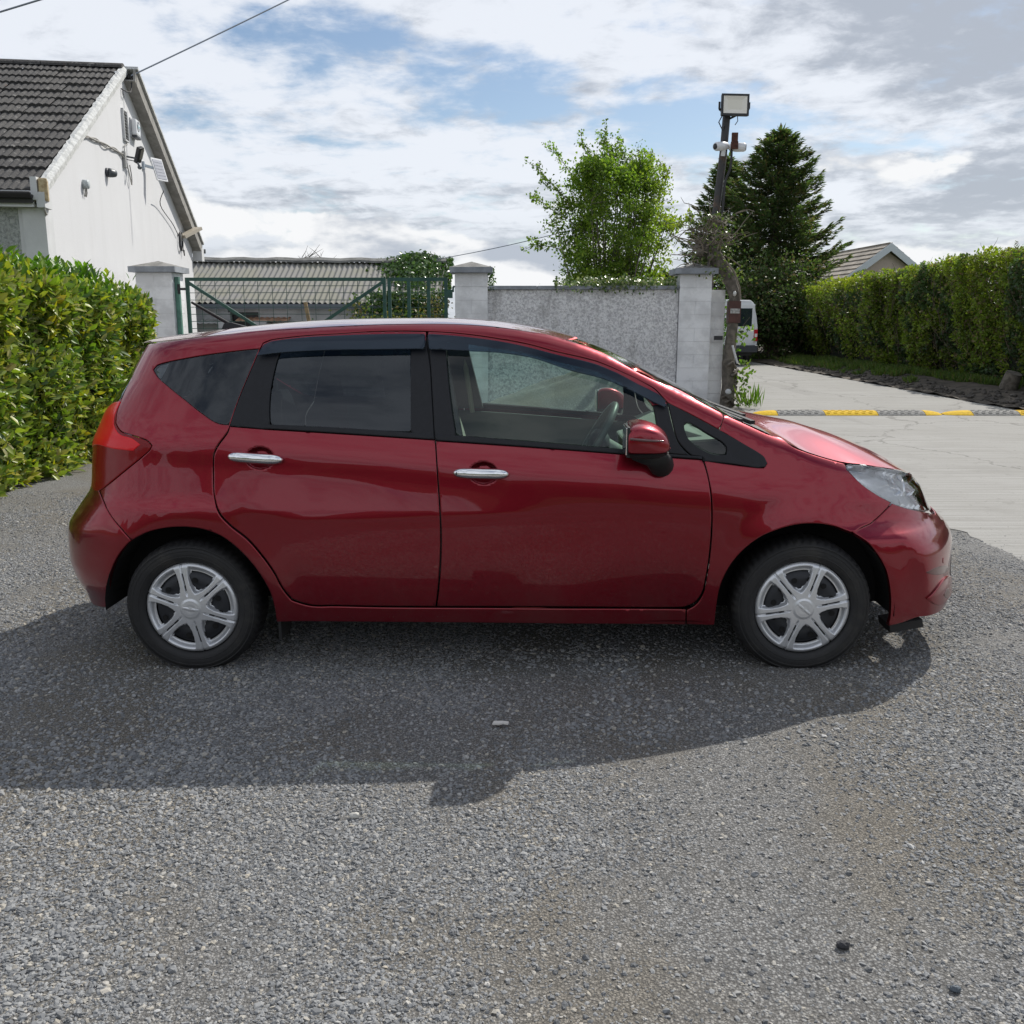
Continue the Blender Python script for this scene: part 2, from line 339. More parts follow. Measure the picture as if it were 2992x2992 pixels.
# ------------------------------------------------------------ shared materials
WPAINT = M('white_painted_render', (.62, .63, .64), .85, var=.10, vs=1.3, bump=.25, bs=60)
def pebble_mat(name, a, b, sc=34):
    m = bpy.data.materials.new(name); m.use_nodes = True; t = NT(m.node_tree); p = t.n['Principled BSDF']; o = t.new('ShaderNodeTexCoord').outputs['Object']
    n = t.noise(o, sc, 5, .68, .6); n2 = t.noise(o, 3.0, 6, .62); st = t.noise(t.vm('MULTIPLY', o, (3., 3., .5)), 1.2, 5, .6)
    c = t.mix(t.ss(n, .38, .60), a, b); c = t.mix(t.ss(n2, .5, .72, 0., .30), c, (.24, .23, .215)); c = t.mix(t.ss(st, .50, .72, 0., .42), c, (.20, .19, .175))
    t.put(p.inputs['Base Color'], c); p.inputs['Roughness'].default_value = .9; p.inputs['Specular IOR Level'].default_value = .2
    bm_ = t.new('ShaderNodeBump'); bm_.inputs['Strength'].default_value = 1.; bm_.inputs['Distance'].default_value = .03; t.put(bm_.inputs['Height'], n); t.put(p.inputs['Normal'], bm_.outputs[0]); return m
PEB = pebble_mat('roughcast_pebbledash', (.52, .515, .53), (.90, .90, .905), 26); BLOCKP = M('grey_white_painted_block', (.85, .86, .875), .85, var=.22, vs=2.2, bump=.5, bs=90)
COPE = M('blue_grey_painted_concrete', (.31, .335, .37), .8, var=.3, vs=3., bump=.3, bs=60); CAPTOP = M('weathered_concrete_cap', (.27, .265, .25), .9, var=.4, vs=6., bump=.5, bs=40)
GREEN = M('dark_green_gate_paint', (.022, .085, .066), .5, var=.25, vs=8); WIRE = M('green_mesh_wire', (.030, .075, .062), .6); MORT = M('mortar_joint', (.60, .60, .61), .95)
WOODG = M('grey_shaded_board', (.30, .29, .27), .85, var=.25, vs=6.)  # grey of the boards' shadow side is put into this colour
# ------------------------------------------------------------ white house on the left
ex = Vector((-.14957937, .98874972, 0)); ey = Vector((-.98874972, -.14957937, 0))
house = empty('house', (-6.118, 12.85, 0), math.atan2(ex.y, ex.x), 'white rendered house with a dark tiled roof and plain gable behind the laurel hedge', 'house')
AS, AZ = 5.26, 5.86; LS, LZ = -.10, 3.10; RS, RZ = 11.35, 3.28     # roof: apex, near eave, far eave (along the gable, up)
GW = M('white_gable_render', (.60, .605, .62), .85, bump=.25, bs=26)
gt = NT(GW.node_tree); go_ = gt.new('ShaderNodeTexCoord').outputs['Object']; gp_ = gt.n['Principled BSDF']
gc_ = gt.mix(gt.ss(gt.noise(gt.vm('MULTIPLY', go_, (2.2, 2.2, .30)), 1.3, 6, .65), .48, .70, 0., .22), (.615, .62, .635), (.50, .50, .495)); gt.put(gp_.inputs['Base Color'], gt.mix(gt.ss(gt.noise(go_, 1.1, 5, .6), .55, .68, 0., .45), gc_, (.655, .66, .67)))
MB().prism([(0, 0), (11.0, 0), (11.0, 3.30), (AS, AZ - .12), (0, 3.02)], 0, .3).build('gable_wall', GW, house)
b = MB(); b.box((.16, 3.3, 1.48), (.3, 6.0, 2.96)); b.build('front_wall', pebble_mat('grey_green_pebbledash', (.30, .32, .31), (.50, .52, .51), 30), house)
b = MB(); b.box((.12, .10, 1.45), (.32, .28, 2.9)); b.build('corner_quoin', WPAINT, house)
b = MB(); b.box((-.14, 3.2, 3.0), (.05, 6.3, .20)); b.box((.02, 3.2, 2.92), (.28, 6.3, .03)); b.box((-.02, -.04, 2.99), (.30, .10, .19)); b.build('fascia', WPAINT, house)
b = MB()
for k in range(9):
    a = math.pi * (1 + k / 8); b.v.append((-.23 + .065 * math.cos(a), .04, 3.075 + .065 * math.sin(a))); b.v.append((-.23 + .065 * math.cos(a), 6.3, 3.075 + .065 * math.sin(a)))
b.f += [(2 * k, 2 * k + 1, 2 * k + 3, 2 * k + 2) for k in range(8)]; b.sm += [True] * 8
b.build('gutter', M('black_gutter', (.015, .015, .016), .5), house).modifiers.new('t', 'SOLIDIFY').thickness = .012
# roof slopes
roof_h = MB().prism([(LS - .1, LZ - .06), (AS, AZ - .08), (RS + .05, RZ - .05), (RS + .05, RZ - .12), (AS, AZ - .20), (LS - .1, LZ - .16)], .05, 6.3).build('roof', M('roof_felt', (.05, .05, .05), .9), house)
def tile_mat():
    m = bpy.data.materials.new('lichened_concrete_tile'); m.use_nodes = True; t = NT(m.node_tree); p = t.n['Principled BSDF']; o = t.new('ShaderNodeTexCoord').outputs['Object']
    oi = t.new('ShaderNodeObjectInfo').outputs['Random']; pos = t.new('ShaderNodeNewGeometry').outputs['Position']
    n = t.noise(pos, 9, 6, .65); n2 = t.noise(pos, 26, 5, .7); n3 = t.noise(pos, 4.2, 4, .6)
    c = t.mix(oi, (.052, .050, .050), (.082, .078, .074)); c = t.mix(t.ss(n2, .45, .7, 0., .8), c, (.035, .034, .034)); c = t.mix(t.ss(n, .56, .66, 0., .8), c, (.19, .185, .175)); c = t.mix(t.ss(n2, .66, .70, 0., .8), c, (.40, .40, .38)); c = t.mix(t.ss(n3, .66, .74, 0., .5), c, (.13, .065, .045))
    t.put(p.inputs['Base Color'], c); p.inputs['Roughness'].default_value = .9
    bb = t.new('ShaderNodeBump'); bb.inputs['Strength'].default_value = .8; bb.inputs['Distance'].default_value = .02; t.put(bb.inputs['Height'], n2); t.put(p.inputs['Normal'], bb.outputs[0]); return m
TILE = tile_mat(); NC = 15; TW = .30
sl = Vector((AS - LS, AZ - LZ)); SLEN = sl.length; sl.normalize(); gauge = SLEN / NC
V = []; F = []; nx = 13
for j, (d, h) in enumerate(((0., -.035), (0., .022), (gauge + .05, -.012))):
    for i in range(nx): V.append((d, TW * i / (nx - 1), h + (.020 * abs(math.sin(3 * math.pi * i / (nx - 1))) ** 1.3 if j else 0)))
for j in range(2):
    for i in range(nx - 1): F.append((j * nx + i, j * nx + i + 1, (j + 1) * nx + i + 1, (j + 1) * nx + i))
tm = npmesh('roof_tile', V, F); tm.materials.append(TILE)
pit = math.atan2(sl.y, sl.x)
for c in range(NC):
    for k in range(20):
        o = link('roof_tile', tm, None, roof_h); d = c * gauge - .03
        o.location = (LS + sl.x * d + random.uniform(-.008, .008), .08 + k * TW, LZ + sl.y * d + .01 + random.uniform(-.006, .006)); o.rotation_euler = (random.uniform(-.012, .012), -pit + random.uniform(-.01, .01), random.uniform(-.008, .008))
for k in range(14):
    b = MB(); L = .45
    for i in range(9):
        a = math.pi * i / 8; b.v += [(AS + .15 * math.cos(a), .0 + k * L + .004, AZ - .03 + .10 * math.sin(a)), (AS + .15 * math.cos(a), k * L + L - .006, AZ - .03 + .10 * math.sin(a))]
    b.f += [(2 * i, 2 * i + 1, 2 * i + 3, 2 * i + 2) for i in range(8)] + [tuple(range(0, 18, 2))]; b.sm += [False] * 9
    b.build('ridge_tile', TILE, roof_h)
# verge bedding and boards
VM = M('rough_white_verge_mortar', (.60, .61, .60), .95, var=.25, vs=14, bump=1., bs=50)
V = []; n = 70
for i in range(n + 1):
    d = SLEN * i / n; j1, j2 = random.uniform(-.018, .018), random.uniform(-.012, .012)
    for a, h in ((-.05, -.10 + j2 * .5), (-.055, -.02), (.0, .025 + j1 * .5), (.055 + j1 * .6, .032 + j2 * .5), (.07, -.02)): V.append((LS + sl.x * d - sl.y * h, a, LZ + sl.y * d + sl.x * h))
F = [(i * 5 + k, i * 5 + k + 1, (i + 1) * 5 + k + 1, (i + 1) * 5 + k) for i in range(n) for k in range(4)] + [(0, 1, 2, 3, 4), tuple(range(n * 5, n * 5 + 5))]
MB().add(V, F).build('verge', VM, house)
sr = Vector((RS - AS, RZ - AZ)); SR = sr.length; sr.normalize()
def along(d, h): return (AS + sr.x * d - sr.y * h * -1 * -1, AZ + sr.y * d + sr.x * h)
def rb_prism(h0, h1, t0, t1, d0=0., d1=None): d1 = SR if d1 is None else d1; return MB().prism([along(d0, h0), along(d1, h0), along(d1, h1), along(d0, h1)], t0, t1)
rb_prism(-.26, -.02, -.20, -.16).build('bargeboard', WOODG, house); rb_prism(-.26, -.235, -.16, .0).build('soffit', WOODG, house); rb_prism(-.02, .03, -.24, .1).build('verge', VM, house)
b = MB(); b.box((11.28, -.1, 3.02), (.34, .22, .30)); b.build('eave_box', WPAINT, house); b = MB(); b.tube([(11.50, -.24, 3.12), (11.50, .5, 3.12)], .055, 10); b.build('gutter', M('grey_gutter', (.10, .11, .12), .5), house)
def hp_(s, z, out=0.): return house.matrix_basis @ Vector((s, -out, z))
def hthing(name, s, z, label, cat, out=0., group=None): return empty(name, hp_(s, z, out), house.rotation_euler.z, label, cat, group)
# louvred vent
v = hthing('vent', 4.93, 4.83, 'tall narrow louvred vent in the white gable beside the alarm box', 'vent'); v.scale = (0.85,) * 3
b = MB(); b.box((0, -.012, 0), (.30, .024, .56)); b.build('vent_recess', M('vent_shadow', (.16, .16, .16), .9), v)
b = MB(); 
for a, c, d in (((-.16, 0, 0), (.03, .05, .60), 0), ((.16, 0, 0), (.03, .05, .60), 0), ((0, 0, .30), (.35, .05, .03), 0), ((0, 0, -.30), (.35, .05, .03), 0)): b.box((a[0], -.025, a[2]), c)
b.build('vent_frame', WPAINT, v)
for k in range(9): b = MB(); b.box((0, -.035, -.24 + k * .06), (.29, .05, .008), Matrix.Rotation(.6, 3, 'X')); b.build('slat', WPAINT, v)
# alarm box with round emblem
a_ = hthing('alarm_box', 5.55, 4.90, 'white alarm bell box with a dark ring emblem high on the gable', 'alarm box'); a_.scale = (0.80,) * 3
WHP = M('white_plastic', (.70, .71, .73), .35, coat=.2); GRP = M('dark_grey_plastic', (.04, .045, .055), .5); BLKP = M('black_painted_metal', (.016, .017, .020), .45)
b = MB(); b.box((0, -.085, 0), (.42, .12, .36), None, .05); b.build('cover', WHP, a_); b = MB(); b.box((0, -.015, -.01), (.46, .03, .40)); b.build('backplate', M('pale_grey_plastic', (.42, .43, .45), .5), a_); b = MB(); b.box((0, -.09, -.205), (.40, .10, .05), None, .015); b.build('strobe', GRP, a_)
b = MB(); 
b.tube([(-.03 + .10 * math.cos(x), -.148, .03 + .10 * math.sin(x)) for x in np.linspace(.6, 5.9, 24)], .009, 6); b.build('ring_emblem', M('slate_print', (.10, .13, .17), .5), a_)
b = MB()
for x in (.3, 1.5, 2.6): b.bar((-.03 - .05 * math.cos(x), -.147, .02 - .05 * math.sin(x)), (-.03 + .05 * math.cos(x), -.147, .02 + .05 * math.sin(x)), .012, .004, (0, 1, 0))
b.bar((.05, -.147, .03), (.17, -.147, .03), .02, .004, (0, 1, 0)); b.build('emblem_print', M('teal_print', (.20, .38, .42), .5), a_)
# floodlight with sensor on an arm, cables
f = hthing('floodlight', 4.90, 4.28, 'black floodlight with motion sensor on an arm under the gable vent', 'floodlight')
b = MB(); b.box((-.25, -.03, -.06), (.09, .05, .28), None, .01); b.build('junction_box', M('dull_grey_box', (.34, .34, .33), .6), f)
MB().bar((-.2, -.04, 0), (.0, -.17, .0), .025).build('bracket', GRP, f); MB().bar((-.2, -.04, -.05), (.0, -.16, -.05), .012).build('bracket', GRP, f)
rt = Matrix.Rotation(-.5, 3, 'Y') @ Matrix.Rotation(.35, 3, 'X') @ Matrix.Rotation(-.5, 3, 'Z'); b = MB(); b.box((.06, -.21, .07), (.13, .07, .29), rt, .01); hs = b.build('lamp_housing', BLKP, f); b = MB(); b.box(Vector((.06, -.21, .07)) + rt @ Vector((.025, -.037, .02)), (.08, .006, .18), rt); b.build('lamp_glass', M('dusty_lamp_glass', (.22, .20, .18), .25), f)
b = MB(); b.tube([(.0, -.19, -.07), (.0, -.21, -.12)], .018, 8); b.ell((.0, -.22, -.15), (.04, .04, .038)); b.build('motion_sensor', M('sensor_lens', (.10, .11, .12), .3), f)
CAB = M('grey_cable', (.30, .29, .27), .7); BCAB = M('black_cable', (.03, .03, .033), .6)
def soft(pts, k=5):      # rounded path through the given points
    p = [Vector(q) for q in pts]
    if len(p) < 3: return p
    out = []
    for i in range(len(p) - 1):
        a, b_, c, d = p[max(i - 1, 0)], p[i], p[i + 1], p[min(i + 2, len(p) - 1)]
        for j in range(k): t = j / k; out.append(.5 * ((2 * b_) + (c - a) * t + (2 * a - 5 * b_ + 4 * c - d) * t * t + (3 * b_ - a - 3 * c + d) * t ** 3))
    return out + [p[-1]]
def cable(pts, label, r=.008, mat=None, sag=None, group=None):
    pts = soft(pts) if len(pts) < 12 else pts; b = MB(); b.tube(pts, r, 6); return tag(b.build('cable', mat or CAB), label, 'cable', group)
cable([hp_(*q) for q in ((2.2, 4.20, .02), (2.8, 4.22, .03), (3.4, 4.27, .02), (3.9, 4.27, .03), (4.3, 4.29, .02), (4.75, 4.30, .03))], 'loose grey cable running along the gable to the floodlight', .014)
cable([hp_(*q) for q in ((2.2, 4.16, .03), (2.9, 4.26, .02), (3.4, 4.21, .03), (4.0, 4.31, .02), (4.6, 4.24, .03), (4.80, 4.10, .03))], 'second twisted grey cable just below the first on the gable', .010)
cable([hp_(*q) for q in ((4.80, 4.20, .02), (4.86, 3.98, .05), (4.96, 3.84, .05), (5.04, 3.98, .04), (5.0, 4.18, .03))], 'slack loop of grey cable hanging below the floodlight', .010)
cable([hp_(*q) for q in ((4.95, 4.52, .03), (4.72, 4.46, .03), (4.70, 4.36, .03), (4.80, 4.24, .03))], 'short cable from the vent down to the floodlight', .008)
# turret camera, junction box, horn, solar panel, lamp
c = hthing('security_camera', 3.42, 3.83, 'dark grey turret camera on the middle of the white gable', 'camera'); c.scale = (0.78,) * 3
b = MB(); b.lathe([(.0, 0), (.09, 0), (.09, -.04), (.07, -.05)], 18, (0, 0, 0)); b.build('mount', GRP, c)
b = MB(); rr = Matrix.Rotation(.15, 3, 'X') @ Matrix.Rotation(-.9, 3, 'Z'); V = []; 
pr = [(.0, .0), (.085, .0), (.095, -.06), (.085, -.14), (.07, -.20), (.045, -.205), (.0, -.19)]
m2 = MB().lathe(pr, 20); b.add([rr.transposed() @ Vector(p) + Vector((.02, -.02, 0)) if False else Matrix.Rotation(.9, 3, 'Z') @ Vector(p) + Vector((0, -.02, 0)) for p in m2.v], m2.f, True); b.build('camera_body', M('slate_metal', (.07, .08, .09), .4), c)
b = MB(); b.ell(Matrix.Rotation(.9, 3, 'Z') @ Vector((0, -.20, 0)) + Vector((0, -.02, 0)), (.042, .042, .042)); b.build('camera_lens', M('black_lens', (.005, .005, .006), .08), c)
j = hthing('sensor_box', 2.0, 3.46, 'small pale grey round sensor box on the gable near the eave', 'sensor'); j.scale = (0.75,) * 3
b = MB(); b.lathe([(.0, 0), (.09, 0), (.09, -.10), (.07, -.12), (0, -.12)], 16); b.build('sensor_cover', M('pale_blue_grey_plastic', (.42, .46, .47), .5), j)
for dx in (-.05, .04): b = MB(); b.tube([(dx, -.05, -.08), (dx * 1.3, -.05, -.16), (dx, -.03, -.24)], .014, 6); b.build('wire_loop', CAB, j)
h = hthing('siren_horn', -.08, 3.10, 'yellowed square siren horn on the eave corner of the house', 'siren'); h.scale = (0.95,) * 3
b = MB(); b.box((.02, -.06, .02), (.20, .12, .30), Matrix.Rotation(.25, 3, 'Z'), .03); b.build('horn_body', M('yellowed_plastic', (.50, .40, .24), .5, var=.4, vs=14, col2=(.34, .24, .12)), h); b = MB(); b.box((-.02, .03, .03), (.16, .08, .30)); b.build('mount', WPAINT, h)
cable([hp_(*q) for q in ((-.12, 2.96, .06), (-.14, 2.86, .07), (-.05, 2.82, .06), (.03, 2.84, .04))], 'short grey cable dropping from the siren horn', .014)
cable([hp_(*q) for q in ((.24, 2.95, .015), (.30, 2.2, .015), (.34, 1.5, .015))], 'thin cable clipped down the gable corner', .011)
s = hthing('wall_solar_panel', 6.50, 4.30, 'small white framed solar panel on an arm below the far barge board', 'solar panel')
PR = Matrix.Rotation(-.55, 3, 'Z') @ Matrix.Rotation(-.30, 3, 'X')
def pp(x, z, o=0.): return Vector((.0, -.24, .02)) + PR @ Vector((x, o, z))
b = MB(); b.box(pp(0, 0), (.29, .025, .44), PR); b.build('frame', WHP, s)
for k in range(6): b = MB(); b.box(pp(0, -.163 + .065 * k, -.015), (.24, .008, .052), PR); b.build('solar_cell', M('pale_solar_cell', (.42, .43, .48), .3) if k == 0 else bpy.data.materials['pale_solar_cell'], s)
b = MB(); b.bar((-.30, .0, .06), (-.02, -.21, .03), .045); b.box((-.31, -.02, .05), (.08, .04, .14)); b.build('arm', M('galvanised_arm', (.35, .40, .45), .5, .4), s)
cable([hp_(6.9, 3.98, .22), hp_(7.3, 3.75, .06), hp_(8.5, 3.5, .05), hp_(9.1, 3.30, .05)], 'thin dark cable hanging from the solar panel to the lamp', .009, BCAB)
l = hthing('solar_lamp', 9.5, 3.32, 'beige solar wall lamp on an arm low under the far barge board', 'lamp')
b = MB(); b.bar((.0, -.05, -.02), (.55, -.34, .22), .20, .07); b.build('lamp_head', M('beige_lamp_plastic', (.48, .43, .35), .5), l)
b = MB(); b.tube([(-.12 + .16 * math.cos(x), -.05, -.12 + .2 * math.sin(x)) for x in np.linspace(0, 6.28, 20)], .022, 6); b.tube([(.0, -.05, -.2), (.12, -.06, -.42), (.2, -.05, -.3)], .012, 6); b.build('cable_coil', BCAB, l); b = MB(); b.box((-.02, -.03, -.03), (.14, .06, .16)); b.build('mount', M('lamp_mount', (.25, .24, .22), .6), l)
# overhead lines
hook = hthing('cable_bracket', AS - .35, AZ - .42, 'dark curled cable hook under the peak of the gable', 'bracket', .05); hook.scale = (0.50,) * 3
b = MB(); b.tube([(0, .1, .0), (.1, -.05, -.08), (.35, -.14, -.05), (.55, -.15, .18), (.56, -.15, .45), (.60, -.15, .52), (.52, -.15, .55), (.55, -.15, .46)], .022, 6); b.tube([(0, .05, 0), (-.03, .0, -.3)], .012, 5); b.build('hook', BCAB, hook)
p0 = hook.location + hook.rotation_euler.to_matrix() @ (Vector((.57, -.15, .55)) * .5)
def sagline(a, b_, sag, n=14): a, b_ = Vector(a), Vector(b_); return [a.lerp(b_, i / n) - Vector((0, 0, sag * 4 * (i / n) * (1 - i / n))) for i in range(n + 1)]
cable(sagline(p0, (-2.03, 24., 10.22), .03), 'grey overhead cable rising from the house peak to the right', .014, M('overhead_line', (.22, .25, .30), .6))
cable(sagline((-8.6, 14, 5.15), (-5.3, 14, 6.05), .0), 'overhead cable crossing the top left corner of the sky', .012, bpy.data.materials['overhead_line'])
cable(sagline((-2.0, 25.8, 3.02), (2.2, 23.2, 3.75), .06), 'thin overhead line running from the shed behind the leafy tree', .010, bpy.data.materials['overhead_line'])
# ------------------------------------------------------------ gate pillars, wall
def pillar(x0, x1, y0, y1, h, label, group='gate pillars with pyramid caps', cap=True, seed=0):
    p = empty('gate_pillar', ((x0 + x1) / 2, (y0 + y1) / 2, 0), 0, label, 'pillar', group); w_, d_ = x1 - x0, y1 - y0; rr = random.Random(seed)
    b = MB(); b.box((0, 0, h / 2), (w_ - .02, d_ - .02, h - .01)); b.build('core', MORT, p)
    n = round(h / .225); ch = h / n
    for k in range(n):
        for side in (0, 1):
            # alternate bond: two half pieces, or header and stretcher
            cut = .5 if k % 2 else (.62 if side == 0 else .62); j = rr.uniform(-.002, .002)
            if k % 2: xs_ = [(-w_ / 2, -w_ / 2 + w_ * .5 - .002), (w_ * .0 + .002, w_ / 2)]; bx = xs_[side]; by = (-d_ / 2, d_ / 2)
            else: bx = (-w_ / 2, w_ / 2); by = [(-d_ / 2, -.004), (.004, d_ / 2)][side]
            b = MB(); b.box(((bx[0] + bx[1]) / 2, (by[0] + by[1]) / 2 + j, (k + .5) * ch), (bx[1] - bx[0], by[1] - by[0], ch - .004)); b.build('block', BLOCKP, p)
    if cap:
        b = MB(); ov = .085; z = h; V = [(s1 * (w_ / 2 + ov), s2 * (d_ / 2 + ov), zz) for zz in (z + .003, z + .095) for s1, s2 in ((-1, -1), (1, -1), (1, 1), (-1, 1))]; b.add(V, [(3, 2, 1, 0), (0, 1, 5, 4), (1, 2, 6, 5), (2, 3, 7, 6), (3, 0, 4, 7)]); c_ = b.build('cap', COPE, p)
        b = MB(); o2 = ov - .012; V = [(s1 * (w_ / 2 + o2), s2 * (d_ / 2 + o2), z + .0955) for s1, s2 in ((-1, -1), (1, -1), (1, 1), (-1, 1))] + [(0, 0, z + .20)]; b.add(V, [(0, 1, 4), (1, 2, 4), (2, 3, 4), (3, 0, 4)]); b.build('cap_top', CAPTOP, c_)
    return p
pillar(-6.31, -5.70, 16.3, 16.86, 2.25, 'grey white block pillar against the house at the hinge side of the gate', seed=1)
pillar(-.96, -.41, 16.3, 16.86, 2.24, 'grey white block pillar with pyramid cap between the gate and the wall', seed=2)
pillar(2.82, 3.355, 16.3, 16.86, 2.22, 'white block pillar at the road end of the wall', seed=3)
wl = empty('garden_wall', (1.2, 16.5, 0), 0, 'grey roughcast wall with blue grey coping between two pillars', 'wall')
b = MB(); b.box((.0, 0, .985), (3.22, .26, 1.97)); b.build('wall_face', PEB, wl)
for x0, x1 in ((-1.60, -.78), (-.775, .15), (.155, .95), (.955, 1.61)): b = MB(); b.box(((x0 + x1) / 2, 0, 2.002), (x1 - x0 - .003, .36, .062), None, .008); b.build('coping', COPE, wl)
ew = empty('end_wall', (3.49, 16.6, 0), 0, 'short stack of white painted blocks between the pillar and the old trunk', 'wall')
b = MB(); b.box((0, .3, .98), (.23, .9, 1.94)); b.build('core', MORT, ew)
for k in range(9):
    for q, (y0, y1) in enumerate(((-.16, .30), (.306, .76))): b = MB(); b.box((random.uniform(-.003, .003), (y0 + y1) / 2, (k + .5) * .219), (.255, y1 - y0, .211)); b.build('block', M('bright_white_block_paint', (.80, .81, .81), .85, var=.2, vs=3., bump=.5, bs=70) if k + q == 0 else bpy.data.materials['bright_white_block_paint'], ew)
# ------------------------------------------------------------ gate
gp = tag(MB().box((-5.655, 16.42, 1.1), (.07, .07, 2.16)).build('gate_post', M('pale_green_post', (.10, .24, .19), .6, var=.3, vs=6), None), 'pale green steel hinge post fixed to the side of the pillar', 'post')
GY = 16.40
def gate(x0, x1, label, bars, wires, diag):
    g = empty('gate', ((x0 + x1) / 2, GY, 0), 0, label, 'gate', 'green wire mesh gate leaves'); o = lambda x: x - (x0 + x1) / 2
    B = lambda n, a, c, w_=.055: MB().bar((o(a[0]), a[1], a[2]), (o(c[0]), c[1], c[2]), w_).build(n, GREEN, g)
    B('top_rail', (x0, 0, 2.14), (x1, 0, 2.14)); B('bottom_rail', (x0, 0, .12), (x1, 0, .12))
    for x in [x0 + .0275, x1 - .0275] + bars: B('upright', (x, 0.001, .15), (x, 0.001, 2.112))
    for a, c in diag: B('brace', (a[0], -.012, a[1]), (c[0], -.012, c[1]), .05)
    n = int(round((x1 - x0) / .243)) if wires else 0
    for k in range(1, n): x = x0 + (x1 - x0) * k / n; MB().tube([(o(x), .032, .15), (o(x) + random.uniform(-.01, .01), .034, 1.1), (o(x), .032, 2.11)], .0055, 5).build('wire', WIRE, g)
    for k in range(1, 17): z = .14 + k * .1185; MB().tube([(o(x0 + .03), .038, z), (0, .038, z + random.uniform(-.006, .006)), (o(x1 - .03), .038, z)], .0055, 5).build('wire', WIRE, g)
    return g
g1 = gate(-5.51, -2.13, 'wide green mesh gate leaf with two diagonal braces', [], True, [((-5.48, 2.10), (-3.85, 1.04)), ((-2.17, 2.10), (-3.80, 1.04))])
for z in (1.98, .35): b = MB(); b.bar((1.69 - 3.52, 0, z), (1.69 - 3.38, .0, z), .05, .04); b.tube([(1.69 - 3.50, 0, z - .08), (1.69 - 3.50, 0, z + .08)], .025, 8); b.build('hinge', BLKP, g1)
g2 = gate(-2.10, -1.09, 'narrow green gate leaf of upright bars and mesh beside the middle pillar', [-1.745, -1.41], True, [])
b = MB(); b.box((.53, 0, 1.90), (.12, .05, .14)); b.bar((.60, 0, 1.93), (.60, 0, 2.02), .03); b.bar((.60, 0, 2.02), (.72, 0, 2.02), .03); b.build('latch', GREEN, g2)
# ------------------------------------------------------------ shed behind the gate
shed = empty('shed', (-5.5, 28., 0), 0, 'low shed with a grey corrugated roof behind the green gate', 'shed'); SY = 0.
x0, x1 = -9.16 + 5.5, -1.9 + 5.5; zr, zr2, ze_ = 3.10, 3.02, 1.90; D = 2.6
def corr(xa, xb, name, par):
    n = int((xb - xa) / .018); V = []; 
    for i in range(n + 1):
        x = xa + (xb - xa) * i / n; c = .024 * math.cos(2 * math.pi * x / .150)
        for t in (0, .5, 1): V.append((x, -t * D + .0, zr - .03 * (x - x0) / 7 + (ze_ - zr) * t + c + random.uniform(-.002, .002)))
    F = [(3 * i + k, 3 * i + k + 1, 3 * i + k + 4, 3 * i + k + 3) for i in range(n) for k in range(2)]
    return link(name, npmesh(name, V, F, True), None, par)
CORR = M('lichened_corrugated_sheet', (.225, .22, .21), .9, var=.5, vs=1.6, col2=(.225, .222, .185), bump=.4, bs=30)
sr_ = MB().box((0 + (x0 + x1) / 2, -D / 2, 2.40), (x1 - x0 - .2, D, .02), Matrix.Rotation(math.atan2(zr - ze_, D), 3, 'X')).build('roof', DARK if 'DARK' in globals() else BLKP, shed)
for k in range(7): xa = x0 + k * 1.04; corr(xa, min(xa + 1.055, x1), 'corrugated_sheet', sr_).data.materials.append(CORR)
n = 24; V = []
for i in range(n + 1):
    x = x0 - .03 + (x1 - x0 + .06) * i / n; j = .015 * math.sin(i * 1.7)
    for y, z in ((-.22, -.03), (-.2, .03), (-.02, .11), (.2, .02)): V.append((x, y, zr - .03 * (x - x0) / 7 + z + j))
MB().add(V, [(i * 4 + k, i * 4 + k + 1, (i + 1) * 4 + k + 1, (i + 1) * 4 + k) for i in range(n) for k in range(3)]).build('ridge_cap', M('grey_ridge_cap', (.20, .20, .19), .85, var=.4, vs=3), shed)
SHW = M('whitewashed_shed_wall', (.48, .49, .51), .9, var=.25, vs=1.5, bump=.4, bs=30)
b = MB(); b.box((x0 + .85, -2.35, .94), (1.7, .2, 1.86)); b.box(((x0 + 2.45 + x1) / 2, -2.35, .94), (x1 - x0 - 2.45, .2, 1.86)); b.box((x0 + 2.05, -2.35, 1.76), (.8, .2, .22)); b.build('front_wall', SHW, shed)
b = MB(); b.box((x0 + 2.07, -2.2, .85), (.78, .05, 1.66)); b.build('dark_doorway', DARK if 'DARK' in globals() else BLKP, shed)
b = MB(); b.box((x0 + .1, -1.2, 1.4), (.2, 2.2, 2.6)); b.build('end_wall', SHW, shed)
b = MB(); b.box(((x0 + x1) / 2, -2.66, 1.80), (x1 - x0, .09, .12)); b.build('gutter', M('blue_grey_gutter', (.12, .14, .17), .6), shed)
RUST = M('rusty_pink_sheet', (.42, .24, .15), .8, var=.4, vs=6)
b = MB()
for i in range(40): x = x0 + 1.95 + i * .035; b.v += [(x, -2.45, 1.52 + .012 * math.cos(i * 1.5)), (x, -2.9, 1.42 + .012 * math.cos(i * 1.5))]
b.f += [(2 * i, 2 * i + 1, 2 * i + 3, 2 * i + 2) for i in range(39)]; b.sm += [True] * 39
b.build('porch_sheet', RUST, shed)
b = MB()
for i in range(44): x = x0 + .1 + i * .035; b.v += [(x, -2.45, 1.46 + .012 * math.cos(i * 1.5)), (x, -2.95, 1.36 + .012 * math.cos(i * 1.5))]
b.f += [(2 * i, 2 * i + 1, 2 * i + 3, 2 * i + 2) for i in range(43)]; b.sm += [True] * 43
b.build('porch_sheet', M('pale_tin_sheet', (.45, .45, .43), .6, var=.3, vs=8), shed)
b = MB(); b.box((x0 + 2.62, -2.75, .72), (.32, .5, 1.42)); b.build('porch_pier', SHW, shed); b = MB(); b.box((x0 + 1.65, -2.75, .72), (.22, .5, 1.35)); b.build('porch_pier', SHW, shed)
